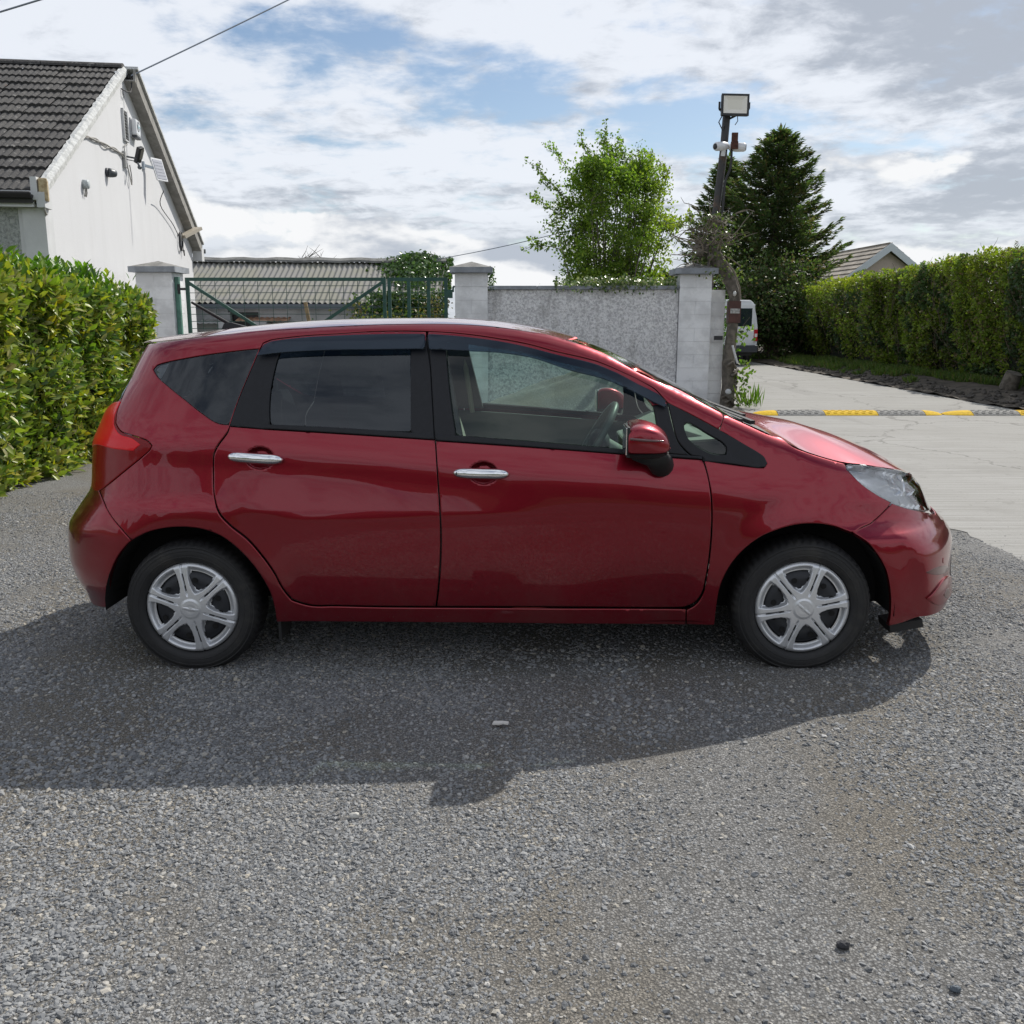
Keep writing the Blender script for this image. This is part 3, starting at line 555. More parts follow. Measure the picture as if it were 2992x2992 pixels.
for x in (x0 + 3.9, x0 + 5.1): b = MB(); b.lathe([(.10, .02), (.10, -.08), (.065, -.08), (.065, .0), (0, .0)], 16, (x, -2.46, 1.22)); b.build('vent_pipe', M('vent_pipe_grey', (.16, .16, .15), .8) if x < x0 + 4 else bpy.data.materials['vent_pipe_grey'], shed)
po = MB(); po.tube([(-5.02, 24.9, .0), (-5.32, 24.9, 1.9)], .05, 8); tag(po.build('timber_post', M('yellowed_timber', (.30, .22, .12), .8, var=.3, vs=5)), 'leaning yellow brown timber post in front of the shed wall', 'post')
# ------------------------------------------------------------ cottage beyond the right hedge
ct = empty('cottage', (17.3, 45, 0), R(2), 'pink rendered cottage gable with white barge boards beyond the right hedge', 'cottage'); hw = 3.3; ae = 4.84; ee = 2.35
MB().prism([(-hw + .35, 0), (hw - .35, 0), (hw - .35, ee + .2), (0, ae - .35), (-hw + .35, ee + .2)], 0, .3).build('gable_wall', M('pinkish_render', (.58, .48, .42), .9, var=.1, vs=1.), ct)
pt = math.atan2(ae - ee, hw); CT = M('grey_brown_cottage_tile', (.34, .30, .25), .9, var=.35, vs=1.5)
for sg in (-1, 1):
    rf = MB().prism([(0, ae - .05), (sg * hw, ee - .05), (sg * hw, ee - .18), (0, ae - .18)], -.28, 14.).build('roof', CT, ct)
    for k in range(11):
        u0, u1 = k / 11, (k + 1) / 11; P_ = lambda u, h: (sg * hw * (1 - u) - sg * -math.sin(pt) * h, ee + (ae - ee) * u + math.cos(pt) * h)
        MB().prism([P_(u0, .05), P_(u1 + .02, .0), P_(u1, -.06), P_(u0, -.05)], -.30, 14.).build('tile_course', CT, rf)
    MB().prism([(0, ae + .02), (sg * hw, ee + .02), (sg * hw, ee - .30), (0, ae - .34)], -.36, -.305).build('bargeboard', M('white_blue_board', (.62, .66, .70), .6) if sg < 0 else bpy.data.materials['white_blue_board'], ct)
b = MB(); b.lathe([(.0, -.03), (.12, -.03), (.12, 0)], 12, (-.25, -.0, 2.9)); b.build('round_vent', M('cream_vent', (.5, .45, .33), .7), ct)
# ------------------------------------------------------------ van parked up the lane
van = empty('van', (6.84, 30.6, .022), R(1.), 'white panel van seen from behind up the lane by the old trunk', 'van')
VW = M('white_van_paint', (.74, .76, .78), .35, coat=.6); hwv = .98
sec = [(-hwv + .04, .42), (-hwv, .62), (-hwv, 1.18), (-hwv + .06, 1.55), (-hwv + .16, 1.94), (-hwv + .26, 2.03), (0, 2.05), (hwv - .26, 2.03), (hwv - .16, 1.94), (hwv - .06, 1.55), (hwv, 1.18), (hwv, .62), (hwv - .04, .42)]
MB().prism(sec, .0, 3.6).build('body', VW, van, .03); MB().prism([(y, z) for y, z in ((3.6, .42), (3.6, 1.5), (4.3, 1.0), (4.55, .85), (4.55, .42))], -hwv + .06, hwv - .06, 'x').build('bonnet', VW, van, .05)
for sg in (-1, 1):
    d = MB().box((sg * .44, -.012, 1.18), (.83, .03, 1.46), None, .01).build('rear_door', VW, van); MB().box((sg * .44, -.031, 1.50), (.66, .012, .56), None, .004).build('window', M('van_dark_glass', (.02, .03, .035), .06, coat=1.) if sg < 0 else bpy.data.materials['van_dark_glass'], d)
    MB().ell((sg * .44, -.04, 1.06), (.09, .02, .03)).build('door_handle', BLKP, d); t_ = MB().box((sg * (hwv - .065), -.02, .94), (.11, .06, .36), None, .01).build('tail_light', M('red_tail_lamp', (.45, .02, .03), .2) if sg < 0 else bpy.data.materials['red_tail_lamp'], van); MB().box((sg * (hwv - .065), -.054, .94), (.08, .012, .10)).build('reverse_lamp', WHP, t_)
    for y in (.75, 3.5): w_ = MB().lathe([(.0, -.1), (.22, -.1), (.31, -.08), (.32, 0), (.31, .08), (.2, .1)], 28, (sg * .80, y, .32), 'x').build('wheel', BLKP, van)
MB().box((0, -.06, .52), (1.94, .16, .22), None, .03).build('bumper', GRP, van); MB().box((0, 2.2, .36), (1.7, 4.2, .12)).build('underside', BLKP, van)
# ------------------------------------------------------------ light pole with floodlight and cameras
POLE = M('dark_bronze_steel', (.045, .044, .046), .55, .2, var=.5, vs=3., col2=(.10, .065, .045), lo=.55, hi=.7)
pl = MB(); pl.tube([(3.44, 16.95, 0), (3.45, 16.95, 2.2), (3.50, 16.95, 3.2), (3.59, 16.95, 4.25), (3.62, 16.95, 4.88)], .066, 12); pl = tag(pl.build('light_pole', POLE), 'dark steel pole leaning slightly behind the old trunk', 'pole')
fl = empty('floodlight', (3.72, 16.80, 4.98), 0, 'large black rectangular floodlight on top of the dark pole', 'floodlight')
FR = Matrix.Rotation(-.12, 3, 'X') @ Matrix.Rotation(.02, 3, 'Y')
b = MB(); b.box((0, .03, 0), (.46, .06, .35), FR, .02); b.box((0, .08, 0), (.30, .07, .22), FR, .01); b.build('housing', BLKP, fl)
b = MB(); 
for c_, d_ in (((0, -.012, .158), (.46, .03, .034)), ((0, -.012, -.158), (.46, .03, .034)), ((-.213, -.012, 0), (.034, .03, .283)), ((.213, -.012, 0), (.034, .03, .283))): b.box(FR @ Vector(c_), d_, FR)
b.build('bezel', BLKP, fl)
V = [FR @ Vector((x, y, z)) for x, y, z in ((-.197, -.024, -.142), (.197, -.024, -.142), (.197, -.024, .142), (-.197, -.024, .142), (-.12, -.004, -.075), (.12, -.004, -.075), (.12, -.004, .085), (-.12, -.004, .085))]
FLB = M('floodlight_reflector', (.80, .77, .70), .4, .0)
for f_ in ((0, 1, 5, 4), (1, 2, 6, 5), (2, 3, 7, 6), (3, 0, 4, 7)): MB().add([V[i] for i in f_], [(0, 1, 2, 3)]).build('reflector', FLB, fl)
MB().add([V[i] for i in (4, 5, 6, 7)], [(0, 1, 2, 3)]).build('led_panel', M('led_panel_beige', (.78, .75, .66), .5), fl)
b = MB(); b.bar((-.25, .05, -.05), (-.25, .05, .06), .03); b.bar((-.25, .05, -.05), (-.05, .12, -.19), .03); b.bar((.25, .05, -.05), (.25, .05, .05), .025); b.bar((.25, .05, -.05), (-.05, .12, -.19), .03); b.build('bracket', BLKP, fl); MB().tube([(-.20, .03, -.16), (-.25, .05, -.26), (-.18, .07, -.38), (-.14, .08, -.30)], .010, 6).build('cable_loop', BLKP, fl); MB().tube([(.06, .05, -.17), (.07, .06, -.24), (.03, .08, -.30)], .007, 6).build('cable_loop', BLKP, fl)
def bullet(x, y, z, yaw, pitch, label):
    e = empty('security_camera', (x, y, z), 0, label, 'camera', 'white bullet cameras on the dark pole'); rt = Matrix.Rotation(yaw, 3, 'Z') @ Matrix.Rotation(pitch, 3, 'Y')
    m_ = MB().lathe([(.0, -.14), (.058, -.14), (.072, -.11), (.075, .02), (.06, .12), (.03, .15), (0, .15)], 20, (0, 0, 0), 'x'); b = MB().add([rt @ Vector(p) for p in m_.v], m_.f, True); b.build('camera_body', WHP, e)
    m_ = MB().lathe([(0, -.145), (.045, -.146), (.055, -.13)], 16, (0, 0, 0), 'x'); b = MB().add([rt @ Vector(p) for p in m_.v], m_.f, True); b.build('camera_lens', BLKP, e); return e
e = bullet(3.52, 16.80, 4.33, .55, -.12, 'white bullet camera facing left on the dark pole'); b = MB(); b.tube([(.05, .02, -.03), (.04, .04, -.15)], .035, 8); b.build('mount', WHP, e)
e = bullet(3.80, 16.84, 4.32, math.pi - .3, -.05, 'white bullet camera facing right beside the rusty bracket'); b = MB(); b.tube([(-.1, .0, .01), (-.2, .06, .0)], .03, 8); b.build('mount', WHP, e)
b = MB(); b.box((3.735, 16.78, 4.46), (.10, .05, .16)); b.box((3.735, 16.78, 4.34), (.11, .08, .12)); tag(b.build('rusty_bracket', M('rusty_brown_steel', (.10, .035, .022), .8, var=.5, vs=20)), 'small rusty brown bracket between the two white cameras', 'bracket')
cable([(3.70, 16.83, 4.30), (3.70, 16.85, 4.0), (3.62, 16.86, 3.75), (3.60, 16.87, 3.3), (3.54, 16.87, 2.95)], 'black cable running down the dark pole from the cameras', .022, BCAB)
# gravel heap by the wall
V = []; F = []; nr, na = 16, 48; hx, hy, hh = 1.25, 14.5, .78
for i in range(nr + 1):
    for k in range(na):
        a = 2 * math.pi * k / na; r_ = i / nr; x = hx + r_ * 2.1 * math.cos(a) * (1 + .08 * math.sin(3 * a)); y = hy + r_ * 1.35 * math.sin(a); z = hh * max(0, 1 - r_ ** 1.15) + .035 * math.sin(7 * a + i) * (1 - r_) + random.uniform(-.012, .012) - .03 * (r_ > .95)
        V.append((x, y, z))
for i in range(nr):
    for k in range(na): F.append((i * na + k, (i + 1) * na + k, (i + 1) * na + (k + 1) % na, i * na + (k + 1) % na))
heap = link('gravel_heap', npmesh('gravel_heap', V, F, True), GRAVEL); tag(heap, 'heap of grey gravel in front of the roughcast wall, seen through the car window', 'gravel heap')

# ------------------------------------------------------------ the red car
PROFILE_F=[(0.16, 2.049), (0.19, 2.1), (0.22, 2.137), (0.25, 2.168), (0.28, 2.167), (0.31, 2.163), (0.34, 2.16), (0.37, 2.157), (0.4, 2.155), (0.43, 2.157), (0.46, 2.158), (0.49, 2.161), (0.52, 2.16), (0.55, 2.148), (0.58, 2.124), (0.61, 2.088), (0.64, 2.028), (0.67, 1.998), (0.7, 1.983), (0.73, 1.969), (0.76, 1.955), (0.79, 1.93), (0.82, 1.915), (0.9, 1.9), (1.6, 1.9)]
PROFILE_R=[(0.22, -1.921), (0.25, -1.938), (0.28, -1.944), (0.31, -1.962), (0.34, -1.982), (0.37, -1.994), (0.4, -2.002), (0.43, -2.009), (0.46, -2.008), (0.49, -2.007), (0.52, -2.006), (0.55, -2.004), (0.58, -2.002), (0.61, -1.987), (0.64, -1.963), (0.67, -1.939), (0.7, -1.915), (0.73, -1.889), (0.76, -1.872), (0.79, -1.867), (0.82, -1.865), (0.85, -1.864), (0.88, -1.862), (0.91, -1.859), (0.94, -1.856), (0.97, -1.852), (1.0, -1.836), (1.03, -1.819), (1.06, -1.806), (1.09, -1.793), (1.12, -1.773), (1.15, -1.752), (1.18, -1.732), (1.21, -1.71), (1.24, -1.688), (1.27, -1.672), (1.3, -1.655), (1.33, -1.638), (1.36, -1.621), (1.4, -1.605), (1.6, -1.55)]
SHOULDER=[(-2.3, 1.35), (-1.9, 1.372), (-1.7, 1.385), (-1.486, 1.4), (-1.21, 1.427), (-0.979, 1.447), (-0.752, 1.463), (-0.503, 1.474), (-0.3, 1.477), (-0.173, 1.476), (-0.039, 1.469), (0.095, 1.453), (0.244, 1.424), (0.334, 1.399), (0.468, 1.348), (0.618, 1.275), (0.766, 1.202), (0.861, 1.156), (0.953, 1.111), (1.06, 1.064), (1.144, 1.028), (1.2, 1.008), (1.315, 0.958), (1.482, 0.905), (1.65, 0.86), (1.79, 0.815), (1.9, 0.775), (2.0, 0.735), (2.3, 0.6)]
PANELS={
'body_side':[(-1.553,0.585),(-1.514,0.604),(-1.468,0.623),(-1.372,0.644),(-1.29,0.649),(-1.205,0.639),(-1.139,0.614),(-1.082,0.572),(-1.026,0.511),(-0.979,0.441),(-0.946,0.371),(-0.932,0.307),(-0.927,0.233),(-0.502,0.233),(0.026,0.232),(0.477,0.228),(0.812,0.223),(0.808,0.292),(0.475,0.296),(0.026,0.298),(-0.499,0.298),(-0.674,0.301),(-0.787,0.303),(-0.859,0.327),(-0.894,0.378),(-0.926,0.449),(-0.974,0.526),(-1.029,0.595),(-1.099,0.655),(-1.143,0.706),(-1.162,0.763),(-1.168,0.85),(-1.163,0.952),(-1.149,0.981),(-1.106,1.041),(-1.098,1.065),(-1.068,1.165),(-1.023,1.287),(-0.988,1.377),(-0.979,1.399),(-0.95,1.411),(-0.826,1.428),(-0.677,1.437),(-0.503,1.448),(-0.289,1.448),(-0.128,1.437),(0.021,1.416),(0.133,1.396),(0.244,1.367),(0.432,1.323),(0.524,1.285),(0.615,1.242),(0.669,1.211),(0.701,1.174),(0.716,1.158),(0.795,1.119),(0.924,1.052),(0.953,1.111),(0.857,1.159),(0.765,1.207),(0.613,1.271),(0.467,1.35),(0.334,1.4),(0.244,1.426),(0.095,1.453),(-0.041,1.469),(-0.176,1.477),(-0.509,1.475),(-0.76,1.464),(-0.984,1.45),(-1.218,1.427),(-1.412,1.408),(-1.7,1.388),(-1.735,1.33),(-1.746,1.25),(-1.747,1.161),(-1.738,1.097),(-1.725,1.061),(-1.672,1.034),(-1.567,1.017),(-1.477,0.998),(-1.451,0.98),(-1.461,0.962),(-1.517,0.923),(-1.717,0.819),(-1.852,0.77),(-1.759,0.721),(-1.677,0.667),(-1.605,0.624)],
'quarter_window':[(-1.526,1.287),(-1.502,1.304),(-1.282,1.341),(-0.993,1.375),(-1.023,1.291),(-1.068,1.169),(-1.101,1.066),(-1.145,1.07),(-1.216,1.108),(-1.304,1.164),(-1.406,1.22),(-1.485,1.259)],
'fender':[(0.955,1.11),(1.062,1.063),(1.153,1.025),(1.21,1.011),(1.251,0.981),(1.338,0.951),(1.432,0.926),(1.536,0.904),(1.537,0.889),(1.598,0.838),(1.698,0.784),(1.823,0.736),(1.76,0.705),(1.705,0.68),(1.668,0.666),(1.583,0.65),(1.53,0.637),(1.452,0.66),(1.347,0.675),(1.254,0.672),(1.172,0.654),(1.094,0.623),(1.036,0.578),(0.989,0.52),(0.958,0.457),(0.94,0.393),(0.934,0.328),(0.931,0.23),(0.926,0.227),(0.817,0.225),(0.814,0.29),(0.848,0.312),(0.874,0.358),(0.889,0.459),(0.897,0.575),(0.898,0.688),(0.893,0.776),(0.878,0.867),(0.861,0.93),(0.975,0.912),(1.082,0.9),(1.113,0.898),(1.131,0.915),(1.114,0.938),(1.008,1.002),(0.928,1.049)],
'front_bumper':[(1.831,0.731),(1.939,0.705),(2.124,0.675),(2.338,0.641),(2.423,0.627),(2.877,0.635),(2.927,0.2),(1.862,0.25),(1.804,0.235),(1.708,0.225),(1.709,0.312),(1.691,0.407),(1.664,0.474),(1.618,0.54),(1.602,0.559),(1.559,0.606),(1.525,0.636),(1.582,0.648),(1.669,0.664),(1.708,0.678),(1.763,0.703)],
'headlight':[(1.532,0.895),(1.557,0.9),(1.618,0.895),(1.702,0.885),(1.835,0.868),(2.003,0.848),(2.183,0.816),(2.355,0.782),(2.432,0.72),(2.492,0.643),(2.126,0.677),(1.94,0.707),(1.829,0.733),(1.723,0.778),(1.622,0.827),(1.553,0.863),(1.531,0.882)],
'front_door':[(-0.239,1.004),(0.172,0.979),(0.549,0.953),(0.853,0.932),(0.873,0.867),(0.887,0.776),(0.891,0.688),(0.89,0.575),(0.882,0.459),(0.867,0.366),(0.843,0.327),(0.807,0.307),(0.25,0.308),(-0.242,0.306),(-0.224,0.452),(-0.216,0.643),(-0.226,0.826)],
'rear_door':[(-1.096,1.06),(-0.951,1.049),(-0.486,1.022),(-0.245,1.008),(-0.232,0.826),(-0.223,0.643),(-0.231,0.452),(-0.249,0.306),(-0.499,0.306),(-0.674,0.308),(-0.787,0.311),(-0.855,0.336),(-0.889,0.384),(-0.921,0.455),(-0.968,0.532),(-1.023,0.601),(-1.094,0.661),(-1.137,0.711),(-1.157,0.763),(-1.163,0.85),(-1.158,0.948),(-1.144,0.977),(-1.101,1.038)],
'belt_rear':[(-0.95,1.068),(-0.487,1.046),(-0.25,1.029),(-0.247,1.009),(-0.486,1.024),(-0.951,1.051)],
'belt_front':[(-0.243,1.028),(-0.148,1.025),(0.172,1.001),(0.549,0.972),(0.665,0.96),(0.852,0.945),(0.852,0.936),(0.853,0.935),(0.549,0.954),(0.172,0.981),(-0.239,1.006)],
'pillar_c':[(-0.986,1.37),(-0.896,1.377),(-0.909,1.346),(-0.926,1.266),(-0.935,1.194),(-0.93,1.068),(-0.951,1.05),(-1.096,1.062),(-1.066,1.158),(-1.021,1.28)],
'frame_rear':[(-0.978,1.395),(-0.949,1.408),(-0.826,1.425),(-0.676,1.435),(-0.503,1.445),(-0.294,1.444),(-0.291,1.406),(-0.5,1.404),(-0.823,1.392),(-0.896,1.377),(-0.986,1.37)],
'glass_rear':[(-0.896,1.379),(-0.823,1.393),(-0.674,1.399),(-0.5,1.405),(-0.354,1.406),(-0.341,1.039),(-0.658,1.051),(-0.931,1.067),(-0.935,1.194),(-0.926,1.266),(-0.909,1.346)],
'pillar_b_rear':[(-0.355,1.406),(-0.291,1.408),(-0.275,1.323),(-0.258,1.138),(-0.248,1.012),(-0.344,1.035)],
'pillar_b_front':[(-0.283,1.407),(-0.209,1.406),(-0.19,1.216),(-0.158,1.024),(-0.24,1.01),(-0.245,1.039),(-0.253,1.138),(-0.27,1.323)],
'frame_front':[(-0.284,1.445),(-0.128,1.434),(0.021,1.413),(0.133,1.393),(0.244,1.364),(0.432,1.32),(0.524,1.283),(0.615,1.24),(0.665,1.209),(0.697,1.172),(0.711,1.154),(0.653,1.147),(0.614,1.19),(0.523,1.244),(0.432,1.285),(0.244,1.331),(0.133,1.36),(0.022,1.378),(-0.127,1.399),(-0.283,1.406)],
'glass_front':[(-0.207,1.403),(-0.127,1.399),(0.022,1.378),(0.133,1.36),(0.244,1.331),(0.432,1.285),(0.523,1.244),(0.614,1.19),(0.653,1.147),(0.664,1.091),(0.667,0.961),(0.549,0.973),(0.172,1.002),(-0.156,1.026),(-0.188,1.216)],
'sail':[(0.654,1.147),(0.711,1.154),(0.717,1.133),(0.726,1.091),(0.737,1.046),(0.751,1.005),(0.774,0.974),(0.807,0.946),(0.792,0.95),(0.668,0.961),(0.665,1.091)],
'quarter_trim':[(0.717,1.157),(0.795,1.117),(0.924,1.05),(1.015,1.001),(1.117,0.941),(1.129,0.918),(1.121,0.903),(1.09,0.9),(0.975,0.916),(0.854,0.927),(0.854,0.944),(0.81,0.95),(0.78,0.976),(0.755,1.007),(0.742,1.046),(0.729,1.102)],
'quarter_glass':[(0.78,1.068),(0.794,1.079),(0.813,1.073),(0.885,1.031),(0.94,1.0),(0.956,0.982),(0.954,0.952),(0.902,0.954),(0.862,0.968),(0.822,0.993),(0.797,1.014),(0.783,1.045)],
'visor_rear':[(-0.993,1.335),(-0.97,1.386),(-0.942,1.401),(-0.825,1.417),(-0.675,1.426),(-0.502,1.432),(-0.299,1.433),(-0.294,1.421),(-0.293,1.362),(-0.498,1.359),(-0.746,1.355),(-0.901,1.346)],
'visor_front':[(-0.284,1.425),(-0.28,1.433),(-0.127,1.422),(0.022,1.403),(0.133,1.381),(0.244,1.353),(0.432,1.307),(0.523,1.268),(0.596,1.23),(0.651,1.204),(0.687,1.183),(0.703,1.163),(0.703,1.13),(0.655,1.152),(0.563,1.197),(0.461,1.241),(0.307,1.28),(0.153,1.33),(0.019,1.349),(-0.111,1.355),(-0.272,1.36)],
'tail_light':[(-1.747,1.161),(-1.742,1.096),(-1.731,1.061),(-1.675,1.032),(-1.566,1.014),(-1.479,0.995),(-1.456,0.979),(-1.466,0.962),(-1.519,0.926),(-1.717,0.822),(-1.843,0.775),(-2.018,0.756),(-2.246,0.8),(-2.007,1.09)],
'tail_guide':[(-1.74,1.147),(-1.753,1.096),(-1.742,1.057),(-1.683,1.023),(-1.564,1.002),(-1.517,0.981),(-1.56,0.954),(-1.702,0.957),(-1.889,0.963),(-2.219,0.9),(-2.079,1.05)],
'rear_bumper':[(-1.856,0.764),(-1.763,0.719),(-1.68,0.666),(-1.608,0.621),(-1.558,0.583),(-1.607,0.544),(-1.649,0.503),(-1.702,0.428),(-1.749,0.343),(-1.781,0.262),(-1.963,0.24),(-2.738,0.22),(-2.698,0.775)],
}

CRIM = bpy.data.materials.new('red_metallic_paint'); CRIM.use_nodes = True
def paint(m, base):
    t = NT(m.node_tree); p = t.n['Principled BSDF']; o = t.new('ShaderNodeTexCoord').outputs['Object']
    fl = t.noise(o, 900, 2, .6); p.inputs['Metallic'].default_value = .93; p.inputs['Roughness'].default_value = .33
    t.put(p.inputs['Base Color'], t.mix(t.ss(fl, .3, .7), tuple(c * .92 for c in base), tuple(c * 1.1 for c in base)))
    p.inputs['Coat Weight'].default_value = 1.; p.inputs['Coat Roughness'].default_value = .015; p.inputs['Coat IOR'].default_value = 1.46
    dust = t.noise(o, 5, 6, .65); sz = t.new('ShaderNodeSeparateXYZ'); t.l.new(o, sz.inputs[0])
    film = t.m('MULTIPLY', t.ss(sz.outputs[2], .62, .20, 0., .55), t.ss(t.noise(o, 3.2, 7, .7), .38, .72)); grit = t.m('MULTIPLY', t.ss(t.noise(o, 130, 3, .6), .66, .72), t.ss(sz.outputs[2], .55, .22, 0., .5))
    t.put(p.inputs['Base Color'], t.mix(t.m('MAXIMUM', t.m('MULTIPLY', film, .30), grit), p.inputs['Base Color'].links[0].from_socket, (.20, .17, .14)))
    t.put(p.inputs['Coat Roughness'], t.m('ADD', t.ss(dust, .4, .75, .010, .035), t.m('MULTIPLY', film, .22)))
paint(CRIM, (.245, .0085, .0205))
TRIM = M('satin_black_trim', (.011, .012, .016), .45, 0, .35, var=.2, vs=40); PLASTIC = M('black_plastic', (.014, .014, .015), .6, bump=.1, bs=300)
DARK = M('underbody_black', (.006, .006, .006), .9); CHROME = M('chrome', (.86, .87, .88), .06, 1.); RUBBER = M('tyre_rubber', (.017, .017, .018), .66, col2=(.036, .034, .031), vs=7, lo=.45, hi=.7, bump=.2, bs=90)
SILVER = M('silver_wheel_cover', (.74, .755, .78), .30, .55, var=.06, vs=9, coat=.3); STEEL = M('black_steel_wheel', (.025, .027, .032), .5, .2)
GLASSF = glass('clear_green_glass', (.74, .88, .82), 1.15); GLASSW = glass('windscreen_glass', (.62, .78, .70), 1.25); GLASSD = glass('dark_tinted_glass', (.13, .15, .165), 1.4, 0., (.85, .92, 1.))
VISOR = glass('smoked_acrylic', (.06, .10, .16), 1.4, .03, (.62, .78, 1.))
LENS = glass('clear_lens', (.96, .97, .98), 1.3); REDLENS = M('red_lamp_lens', (.78, .002, .010), .30, 0, .2, coat=.5); REDDARK = M('deep_red_lamp_lens', (.22, .003, .006), .25, 0, .2, coat=.25)
INT = M('grey_beige_interior', (.30, .31, .28), .8, var=.1); INTD = M('dark_interior_plastic', (.045, .05, .055), .6); SEAT = M('beige_seat_cloth', (.36, .35, .31), .9, var=.15, vs=30)
REFL = M('lamp_reflector', (.97, .98, .99), .13, .55, coat=.6)
XG = np.arange(-2.4, 2.4001, .02); ZG = np.arange(.08, 1.60, .01)
def crv(p, x): p = np.asarray(p); return np.interp(x, p[:, 0], p[:, 1])
def smooth_rows(a, k):
    ker = np.hanning(k + 2)[1:-1]; ker /= ker.sum(); r = k // 2; b = np.pad(a, ((r, r), (0, 0)), mode='edge'); return sum(ker[i] * b[i:i + a.shape[0]] for i in range(k))
ZSH = [(-2.3, 1.0), (-1.6, .975), (-1.0, .935), (-.4, .885), (.1, .845), (.55, .81), (1.0, .765), (1.25, .75), (2.3, .75)]
ZCR = [(-2.3, .72), (-1.0, .72), (-.8, .685), (-.3, .70), (.2, .72), (2.3, .72)]
ACR = [(-2.3, 12), (-1.0, 12), (-.6, 12), (-.1, 9), (.25, 4), (.6, 2), (1., 2), (1.3, 5), (2.3, 6)]
def build_table():          # half width of the body over (x along the car, z up), from its tilt
    T = np.zeros((len(XG), len(ZG)))
    for i, x in enumerate(XG):
        zs = crv(ZSH, x); zc = min(crv(ZCR, x), zs - .1); a = crv(ACR, x); b_ = float(np.interp(x, [-.4, .3, .75, 1.1, 1.5], [.28, .42, 1, 1, .3]))
        T[i] = np.interp(ZG, [.08, .20, .30, .45, zc - .015, zc + .02, zs - .07, zs - .02, zs + .01, zs + .06, zs + .14, 1.10, 1.3, 1.6], [-12, -5, -2.5 - 6 * b_, -1.2 - 8.5 * b_, 1.2 - 4 * b_, a, a * .75 + 1, 5, 7, 15, 19, 20, 22, 25])
    T = smooth_rows(T, 9); Yt = -np.cumsum(np.tan(np.radians(T)), 1) * .01; j = np.argmin(abs(ZG - .55)); return Yt - Yt[:, j:j + 1] + .838
TAB = build_table()
def bil(T, x, z):
    fx = np.clip((x - XG[0]) / .02, 0, len(XG) - 1.001); fz = np.clip((z - ZG[0]) / .01, 0, len(ZG) - 1.001); i = fx.astype(int); j = fz.astype(int); u = fx - i; v = fz - j
    return T[i, j] * (1 - u) * (1 - v) + T[i + 1, j] * u * (1 - v) + T[i, j + 1] * (1 - u) * v + T[i + 1, j + 1] * u * v
XA, NF, XB, NR = .75, 3.0, -.95, 3.6
CUPS = [(-.969, .933), (-.042, .877)]
def ends(x, z):           # how the plan pulls in towards nose and tail; the front bumper has a folded corner
    xf = crv(PROFILE_F, z); xr = crv(PROFILE_R, z); s = np.clip((x - XA) / (xf - XA), 0, 1); s2 = np.clip((XB - x) / (XB - xr), 0, 1); e = (1 - s ** NF) ** (1 / NF)
    s0 = np.interp(z, [.34, .46, .60, .66], [.77, .75, .70, .68]); u = np.clip((s - s0) / (1 - s0), 0, 1)
    ec = np.where(s < s0, (1 - np.minimum(s, s0) ** 4) ** .25, (1 - s0 ** 4) ** .25 * (1 - u ** 1.35) ** .55); t = np.clip((.675 - z) / .09, 0, 1); t = t * t * (3 - 2 * t)
    return (e * (1 - t) + ec * t) * (1 - s2 ** NR) ** (1 / NR)
def ydrop(x, z): return bil(TAB, x, z) * (1 - ends(x, z))
def Yf(x, z):
    e = ends(x, z); y = bil(TAB, x, z)
    for cx, amp in ((1.3, .014), (-1.3, .010)):
        t = np.clip(1 - abs(np.hypot(x - cx, z - .30) - .36) / .13, 0, 1); y = y + amp * t * t * (3 - 2 * t) * (z < 1.0)
    y = y * e
    r = .055; w_ = np.clip((r - (crv(SHOULDER, x) - z)) / r, 0, 1) * .92; y = y - r * (1 - np.sqrt(1 - w_ * w_)) * np.clip(e * 2, 0, 1)
    for cx, cz in CUPS:
        t = np.clip((1 - np.hypot((x - cx) / .062, (z - cz) / .048)) / .45, 0, 1); y = y - .028 * t * t * (3 - 2 * t)
    return y
def x_to_q(x, z): d = ydrop(x, z); return np.where(x > 0, x + d, x - d)
def q_to_x(q, z):
    lo = np.where(q > 0, 0., crv(PROFILE_R, z)); hi = np.where(q > 0, crv(PROFILE_F, z), 0.)
    for _ in range(34): m = (lo + hi) / 2; g = x_to_q(m, z) < q; lo = np.where(g, m, lo); hi = np.where(g, hi, m)
    return (lo + hi) / 2
def surf(q, z, off=0.):
    """points on the near flank (y negative) and their outward normals"""
    q = np.asarray(q, float); z = np.asarray(z, float)
    def P(a, b): x = q_to_x(a, b); return np.stack([x, -np.maximum(Yf(x, b), 0.), b], -1)
    h = .003; p = P(q, z); n = np.cross(P(q + h, z) - P(q - h, z), P(q, z + h) - P(q, z - h)); n = n / np.maximum(np.linalg.norm(n, axis=-1, keepdims=True), 1e-9)
    n = np.where(n[..., 1:2] > .3, -n, n)
    return p + n * (off[..., None] if isinstance(off, np.ndarray) else off), n
